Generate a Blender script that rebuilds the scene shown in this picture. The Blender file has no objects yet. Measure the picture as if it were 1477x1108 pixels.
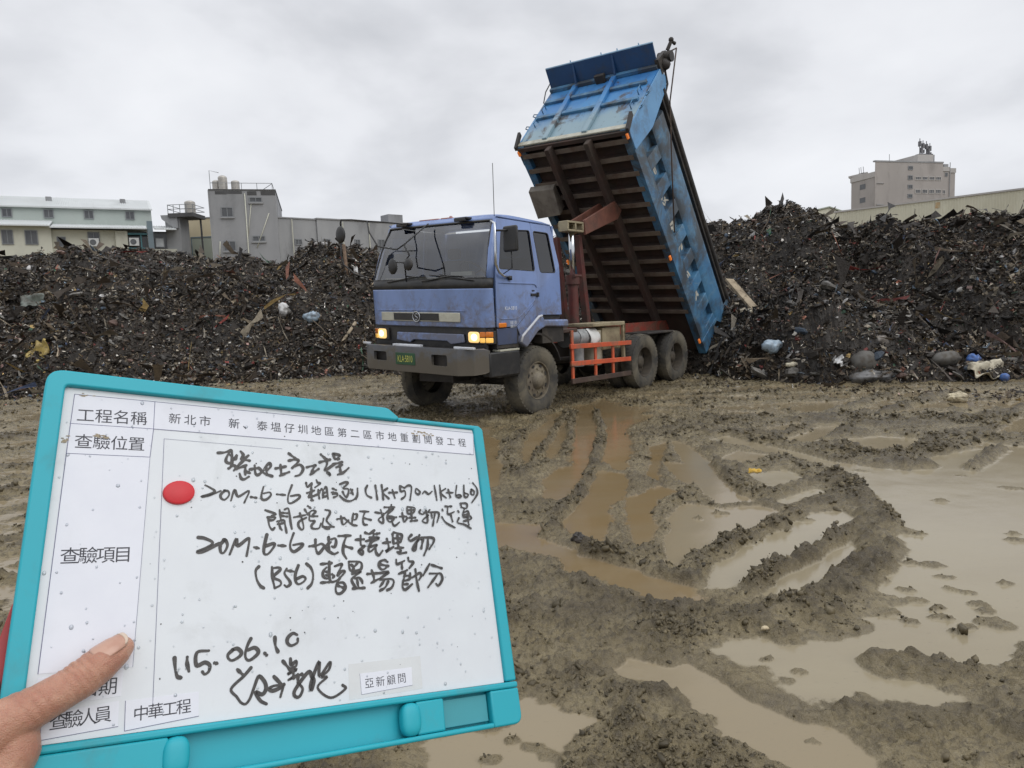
import bpy, bmesh, math, random
import numpy as np
from mathutils import Vector, Matrix
R = math.radians
SC = bpy.context.scene
COL = SC.collection

# ------------------------------------------------------------------ camera, sky, sun, exposure
cam_d = bpy.data.cameras.new('camera'); cam = bpy.data.objects.new('camera', cam_d); COL.objects.link(cam)
pitch, roll = R(6.096), R(2.308)
fwd = Vector((0, math.cos(pitch), -math.sin(pitch))); rgt = Vector((1, 0, 0)); dwn = fwd.cross(rgt)
rt2 = rgt*math.cos(roll)+dwn*math.sin(roll); dn2 = -rgt*math.sin(roll)+dwn*math.cos(roll)
CAMPOS = Vector((0, 0, 1.5553))
M = Matrix((( rt2.x, -dn2.x, -fwd.x, 0), (rt2.y, -dn2.y, -fwd.y, 0), (rt2.z, -dn2.z, -fwd.z, CAMPOS.z), (0, 0, 0, 1)))
cam.matrix_world = M
cam_d.sensor_width = 36; cam_d.sensor_fit = 'HORIZONTAL'; cam_d.lens = 36*1014.03/1477
cam_d.clip_start = 0.03; cam_d.clip_end = 3000
SC.camera = cam

SUN_EL, SUN_AZ = R(48), R(124)          # azimuth clockwise from +Y: behind the camera, to its right
wd = bpy.data.worlds.new('World'); SC.world = wd; wd.use_nodes = True
nt = wd.node_tree; nt.nodes.clear()
def N(t, typ, **kw):
    n = t.nodes.new(typ)
    for k, v in kw.items(): setattr(n, k, v)
    return n
def math_(t, op, a, b=None, c=None):
    n = N(t, 'ShaderNodeMath', operation=op)
    for i, v in enumerate((a, b, c)):
        if v is None: continue
        if isinstance(v, (int, float)): n.inputs[i].default_value = v
        else: t.links.new(v, n.inputs[i])
    return n.outputs[0]
def ramp(t, fac, stops, interp='LINEAR'):
    n = N(t, 'ShaderNodeValToRGB'); n.color_ramp.interpolation = interp
    e = n.color_ramp.elements
    while len(e) < len(stops): e.new(0.5)
    for q, (p, c) in zip(e, stops):
        q.position = p; q.color = (*c, 1) if not isinstance(c, (int, float)) else (c, c, c, 1)
    if fac is not None: t.links.new(fac, n.inputs[0])
    return n.outputs[0]
def mixc(t, fac, a, b, blend='MIX'):
    n = N(t, 'ShaderNodeMix', data_type='RGBA', blend_type=blend)
    for s, v in ((0, fac), (6, a), (7, b)):
        if isinstance(v, (int, float)): n.inputs[s].default_value = v
        elif isinstance(v, tuple): n.inputs[s].default_value = (*v, 1) if len(v) == 3 else v
        else: t.links.new(v, n.inputs[s])
    return n.outputs[2]
geo = N(nt, 'ShaderNodeTexCoord'); sep = N(nt, 'ShaderNodeSeparateXYZ'); nt.links.new(geo.outputs['Generated'], sep.inputs[0])
z = math_(nt, 'MAXIMUM', sep.outputs[2], 0.0)
den = math_(nt, 'ADD', z, 0.34)
cmb = N(nt, 'ShaderNodeCombineXYZ')
nt.links.new(math_(nt, 'DIVIDE', sep.outputs[0], den), cmb.inputs[0]); nt.links.new(math_(nt, 'DIVIDE', sep.outputs[1], den), cmb.inputs[1])
no1 = N(nt, 'ShaderNodeTexNoise'); no1.inputs['Scale'].default_value = 1.75; no1.inputs['Detail'].default_value = 6; no1.inputs['Roughness'].default_value = .48; no1.inputs['Distortion'].default_value = .15
nt.links.new(cmb.outputs[0], no1.inputs['Vector'])
cl = ramp(nt, no1.outputs[0], [(0.30, (.55, .57, .61)), (0.44, (.70, .715, .755)), (0.54, (.84, .855, .895)), (0.70, (.94, .955, .99))])
lum = math_(nt, 'ADD', math_(nt, 'MULTIPLY', math_(nt, 'POWER', math_(nt, 'MAXIMUM', math_(nt, 'SUBTRACT', z, .36), 0.0), .8), 1.0), 1.0)   # an overcast sky is brightest overhead
grey = mixc(nt, 1.0, cl, lum, 'MULTIPLY')
hz = ramp(nt, z, [(0.0, 1.0), (0.28, 0.0)])
grey = mixc(nt, math_(nt, 'MULTIPLY', hz, .62), grey, (.90, .925, .98))
sky = N(nt, 'ShaderNodeTexSky', sky_type='NISHITA'); sky.sun_disc = False; sky.sun_elevation = SUN_EL; sky.sun_rotation = SUN_AZ; sky.dust_density = 4
mix = mixc(nt, .05, grey, mixc(nt, 1.0, sky.outputs[0], (.1, .1, .1), 'MULTIPLY'))
bg = N(nt, 'ShaderNodeBackground'); bg.inputs[1].default_value = 1.0; nt.links.new(mix, bg.inputs[0])
wo = N(nt, 'ShaderNodeOutputWorld'); nt.links.new(bg.outputs[0], wo.inputs[0])

sun_d = bpy.data.lights.new('sun', 'SUN'); sun_d.energy = 0.95; sun_d.angle = R(50); sun_d.color = (1, .97, .93)
sun = bpy.data.objects.new('sun', sun_d); COL.objects.link(sun)
sd = Vector((math.sin(SUN_AZ)*math.cos(SUN_EL), math.cos(SUN_AZ)*math.cos(SUN_EL), math.sin(SUN_EL)))
sun.rotation_euler = (-sd).to_track_quat('-Z', 'Y').to_euler()
vs = SC.view_settings; vs.view_transform = 'Standard'; vs.look = 'None'; vs.gamma = 1; vs.exposure = 0.0; vs.use_curve_mapping = False
SC.cycles.use_denoising = True
SC.cycles.max_bounces = 6; SC.cycles.transparent_max_bounces = 8

# ------------------------------------------------------------------ helpers
def tag(o, label=None, cat=None, group=None, kind=None):
    for k, v in (('label', label), ('category', cat), ('group', group), ('kind', kind)):
        if v: o[k] = v
    return o
def empty(name, loc=(0, 0, 0), rz=0):
    o = bpy.data.objects.new(name, None); COL.objects.link(o); o.location = loc; o.rotation_euler = (0, 0, rz); o.empty_display_size = .2
    return o
def link(name, me, mats, parent=None):
    o = bpy.data.objects.new(name, me); COL.objects.link(o)
    for m in (mats if isinstance(mats, (list, tuple)) else [mats]): me.materials.append(m)
    if parent is not None: o.parent = parent
    return o
def npmesh(name, V, F, mats, parent=None, smooth=False, cols=None, attrs=None):
    """mesh from numpy vertices and equal-sided faces"""
    V = np.asarray(V, np.float32); F = np.asarray(F, np.int32); k = F.shape[1]
    me = bpy.data.meshes.new(name)
    me.vertices.add(len(V)); me.vertices.foreach_set('co', V.ravel())
    me.loops.add(F.size); me.loops.foreach_set('vertex_index', F.ravel())
    me.polygons.add(len(F)); me.polygons.foreach_set('loop_start', np.arange(0, F.size, k, dtype=np.int32)); me.polygons.foreach_set('loop_total', np.full(len(F), k, np.int32))
    me.polygons.foreach_set('use_smooth', np.full(len(F), smooth, bool))
    if cols is not None:
        a = me.color_attributes.new('tint', 'FLOAT_COLOR', 'POINT')
        a.data.foreach_set('color', np.concatenate([cols, np.ones((len(V), 1))], 1).astype(np.float32).ravel())
    for kx, v in (attrs or {}).items():
        a = me.attributes.new(kx, 'FLOAT', 'POINT'); a.data.foreach_set('value', np.asarray(v, np.float32))
    me.update(); me.validate()
    return link(name, me, mats, parent)
class MB:
    """collects boxes, tubes, prisms and sheets; build() links them as one mesh"""
    def __init__(s, xf=None): s.v = []; s.f = []; s.xf = xf
    def add(s, vs, fs):
        o = len(s.v); s.v += [tuple(p) for p in vs]; s.f += [tuple(i+o for i in f) for f in fs]
    def box(s, x0, x1, y0, y1, z0, z1):
        s.add([(x, y, z) for x in (x0, x1) for y in (y0, y1) for z in (z0, z1)], [(0, 1, 3, 2), (4, 6, 7, 5), (0, 4, 5, 1), (2, 3, 7, 6), (0, 2, 6, 4), (1, 5, 7, 3)])
    def hexa(s, a, b):   # two quads joined
        s.add(list(a)+list(b), [(0, 1, 2, 3), (7, 6, 5, 4)]+[(i, (i+4), 4+(i+1) % 4, (i+1) % 4) for i in range(4)])
    def prism(s, poly, fn, t0, t1):
        n = len(poly); s.add([fn(p, t0) for p in poly]+[fn(p, t1) for p in poly], [tuple(range(n)), tuple(range(2*n-1, n-1, -1))]+[(i, (i+1) % n, n+(i+1) % n, n+i) for i in range(n)])
    def tube(s, pts, r, n=10, caps=True, closed=False):
        pts = [Vector(p) for p in pts]; m = len(pts); rs = r if isinstance(r, (list, tuple)) else [r]*m
        rings = []; up = None
        for i, p in enumerate(pts):
            if closed: t = pts[(i+1) % m]-pts[i-1]
            else: t = pts[min(i+1, m-1)]-pts[max(i-1, 0)]
            t.normalize()
            if up is None: up = t.orthogonal().normalized()
            up = (up-t*up.dot(t)); up = up.normalized() if up.length > 1e-6 else t.orthogonal().normalized()
            b = t.cross(up)
            rings.append([p+(up*math.cos(2*math.pi*k/n)+b*math.sin(2*math.pi*k/n))*rs[i] for k in range(n)])
        fs = []
        for i in range(m if closed else m-1):
            j = (i+1) % m
            fs += [(i*n+k, i*n+(k+1) % n, j*n+(k+1) % n, j*n+k) for k in range(n)]
        if caps and not closed: fs += [tuple(range(n-1, -1, -1)), tuple((m-1)*n+k for k in range(n))]
        s.add([q for g in rings for q in g], fs)
    def lathe(s, prof, fn, n=32, close=True):
        """prof: (radius, height); fn(x, y, h) -> point"""
        m = len(prof); vs = [fn(r*math.cos(2*math.pi*k/n), r*math.sin(2*math.pi*k/n), h) for r, h in prof for k in range(n)]
        fs = [(i*n+k, i*n+(k+1) % n, (i+1)*n+(k+1) % n, (i+1)*n+k) for i in range(m-1) for k in range(n)]
        if close: fs += [tuple(range(n-1, -1, -1)), tuple((m-1)*n+k for k in range(n))]
        s.add(vs, fs)
    def grid(s, fn, nu, nv):
        s.add([fn(i/nu, j/nv) for i in range(nu+1) for j in range(nv+1)], [(i*(nv+1)+j, i*(nv+1)+j+1, (i+1)*(nv+1)+j+1, (i+1)*(nv+1)+j) for i in range(nu) for j in range(nv)])
    def ball(s, c, r, nu=10, nv=8, sq=(1, 1, 1)):
        s.grid(lambda a, b: (c[0]+r*sq[0]*math.sin(math.pi*b)*math.cos(2*math.pi*a), c[1]+r*sq[1]*math.sin(math.pi*b)*math.sin(2*math.pi*a), c[2]+r*sq[2]*math.cos(math.pi*b)), nu, nv)
    def build(s, name, mat, parent=None, smooth=False, bevel=0, solid=0, weld=True, seg=2):
        me = bpy.data.meshes.new(name); bm = bmesh.new()
        vs = [bm.verts.new(s.xf(p) if s.xf else p) for p in s.v]
        for f in s.f:
            try: bm.faces.new([vs[i] for i in f])
            except ValueError: pass
        if weld: bmesh.ops.remove_doubles(bm, verts=bm.verts, dist=1e-6)
        bmesh.ops.recalc_face_normals(bm, faces=bm.faces)
        for f in bm.faces: f.smooth = bool(smooth)
        bm.to_mesh(me); bm.free()
        o = link(name, me, mat, parent)
        if solid:
            md = o.modifiers.new('thick', 'SOLIDIFY'); md.thickness = solid; md.offset = 0
        if bevel:
            md = o.modifiers.new('edge', 'BEVEL'); md.width = bevel; md.segments = seg; md.limit_method = 'ANGLE'; md.angle_limit = R(35)
            for p in me.polygons: p.use_smooth = True
            try: me.set_sharp_from_angle(angle=R(38))
            except Exception: pass
        elif smooth == 'auto':
            me.set_sharp_from_angle(angle=R(38))
        return o
def panel(name, outer, holes, fn, mat, parent, thick=.03, bevel=0):
    """flat or curved sheet with openings: 2-D outlines mapped by fn"""
    bm = bmesh.new()
    def loop(pts):
        vs = [bm.verts.new((p[0], p[1], 0)) for p in pts]
        for i in range(len(vs)): bm.edges.new((vs[i], vs[(i+1) % len(vs)]))
    loop(outer)
    for h in holes: loop(h)
    bmesh.ops.triangle_fill(bm, use_beauty=True, use_dissolve=False, edges=bm.edges)
    for v in bm.verts: v.co = Vector(fn((v.co.x, v.co.y)))
    bmesh.ops.recalc_face_normals(bm, faces=bm.faces)
    me = bpy.data.meshes.new(name); bm.to_mesh(me); bm.free()
    o = link(name, me, mat, parent)
    md = o.modifiers.new('thick', 'SOLIDIFY'); md.thickness = thick; md.offset = 0
    if bevel:
        md = o.modifiers.new('edge', 'BEVEL'); md.width = bevel; md.segments = 2; md.limit_method = 'ANGLE'; md.angle_limit = R(40)
    return o
def rounded(pts, r, n=4):
    out = []; m = len(pts)
    for i in range(m):
        p = Vector(pts[i]); a = Vector(pts[i-1])-p; b = Vector(pts[(i+1) % m])-p
        k = min(r, a.length*.45, b.length*.45)
        p0 = p+a.normalized()*k; p1 = p+b.normalized()*k
        for j in range(n+1):
            t = j/n; out.append(tuple(p0*(1-t)**2+p*2*t*(1-t)+p1*t*t))
    return out
def catmull(pts, per=5):
    if len(pts) < 3:
        return [tuple(np.array(pts[0])*(1-t/per)+np.array(pts[-1])*(t/per)) for t in range(per+1)]
    P = [np.array(p, float) for p in pts]; P = [2*P[0]-P[1]]+P+[2*P[-1]-P[-2]]; out = []
    for i in range(1, len(P)-2):
        for k in range(per):
            t = k/per; a, b, c, d = P[i-1:i+3]
            out.append(tuple(.5*((2*b)+(-a+c)*t+(2*a-5*b+4*c-d)*t*t+(-a+3*b-3*c+d)*t**3)))
    out.append(tuple(P[-2])); return out

# ---- smooth numpy noise
_rs = np.random.RandomState(7); _TB = _rs.rand(512, 512).astype(np.float32)
def vnoise(x, y, seed=0):
    x = np.asarray(x)+seed*37.17; y = np.asarray(y)+seed*91.31
    xi = np.floor(x).astype(int); yi = np.floor(y).astype(int); fx = x-xi; fy = y-yi
    fx = fx*fx*(3-2*fx); fy = fy*fy*(3-2*fy)
    a = _TB[xi & 511, yi & 511]; b = _TB[(xi+1) & 511, yi & 511]; c = _TB[xi & 511, (yi+1) & 511]; d = _TB[(xi+1) & 511, (yi+1) & 511]
    return (a*(1-fx)+b*fx)*(1-fy)+(c*(1-fx)+d*fx)*fy-.5
def fbm(x, y, wl, octs, gain=.5, seed=0):
    o = 0; a = 1; ca, sa = math.cos(.6), math.sin(.6)
    for i in range(octs):
        o = o+a*vnoise(x/wl, y/wl, seed+i*3); a *= gain; wl *= .5
        x, y = x*ca-y*sa, x*sa+y*ca
    return o

# ---- materials
def newmat(name):
    m = bpy.data.materials.new(name); m.use_nodes = True; t = m.node_tree
    return m, t, t.nodes['Principled BSDF']
def setp(t, p, **kw):
    for k, v in kw.items():
        s = p.inputs[k.replace('_', ' ')]
        if isinstance(v, (int, float)): s.default_value = v
        elif isinstance(v, tuple): s.default_value = (*v, 1) if len(v) < len(s.default_value) else v
        else: t.links.new(v, s)
def noise(t, scale, detail=4, rough=.55, vec=None, dist=0):
    n = N(t, 'ShaderNodeTexNoise'); n.inputs['Scale'].default_value = scale; n.inputs['Detail'].default_value = detail; n.inputs['Roughness'].default_value = rough; n.inputs['Distortion'].default_value = dist
    if vec is not None: t.links.new(vec, n.inputs['Vector'])
    return n.outputs[0]
def objco(t, scale=(1, 1, 1)):
    c = N(t, 'ShaderNodeTexCoord'); m = N(t, 'ShaderNodeMapping'); m.inputs['Scale'].default_value = scale
    t.links.new(c.outputs['Object'], m.inputs[0]); return m.outputs[0]
def bump(t, p, h, strength=.3, dist=.01):
    b = N(t, 'ShaderNodeBump'); b.inputs['Strength'].default_value = strength; b.inputs['Distance'].default_value = dist
    t.links.new(h, b.inputs['Height']); t.links.new(b.outputs[0], p.inputs['Normal'])
def paint(name, col, col2=None, rough=.4, scale=3, dirt=None, dirt_amt=.5, dscale=2.2, metal=0, bmp=.0, stretch=(1, 1, 1), thr=(.5, .68), coat=0):
    m, t, p = newmat(name); v = objco(t, stretch)
    c = mixc(t, ramp(t, noise(t, scale, 5, .6, v), [(.35, 0), (.65, 1)]), col, col2 or tuple(x*.82 for x in col))
    r = rough
    if dirt:
        f = math_(t, 'MULTIPLY', ramp(t, noise(t, dscale, 8, .68, v, .4), [(thr[0], 0), (thr[1], 1)]), dirt_amt)
        c = mixc(t, f, c, dirt); r = math_(t, 'ADD', math_(t, 'MULTIPLY', f, .4), rough)
    setp(t, p, Base_Color=c, Roughness=r, Metallic=metal)
    if coat: setp(t, p, Coat_Weight=coat, Coat_Roughness=.08)
    if bmp: bump(t, p, noise(t, scale*9, 4, .6, v), bmp, .01)
    return m
def emit(name, col, e, base=(.8, .8, .8)):
    m, t, p = newmat(name); setp(t, p, Base_Color=base, Roughness=.15, Emission_Color=col, Emission_Strength=e); return m
def glassy(name, tint, refl=.08):
    m = bpy.data.materials.new(name); m.use_nodes = True; t = m.node_tree; t.nodes.clear()
    tr = N(t, 'ShaderNodeBsdfTransparent'); tr.inputs[0].default_value = (*tint, 1)
    gl = N(t, 'ShaderNodeBsdfGlossy'); gl.inputs['Roughness'].default_value = .03
    fr = N(t, 'ShaderNodeFresnel'); fr.inputs[0].default_value = 1.5
    f = math_(t, 'ADD', math_(t, 'MULTIPLY', fr.outputs[0], 1.0), refl)
    mx = N(t, 'ShaderNodeMixShader'); t.links.new(f, mx.inputs[0]); t.links.new(tr.outputs[0], mx.inputs[1]); t.links.new(gl.outputs[0], mx.inputs[2])
    o = N(t, 'ShaderNodeOutputMaterial'); t.links.new(mx.outputs[0], o.inputs[0]); return m
MUD = (.17, .14, .10)
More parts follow.
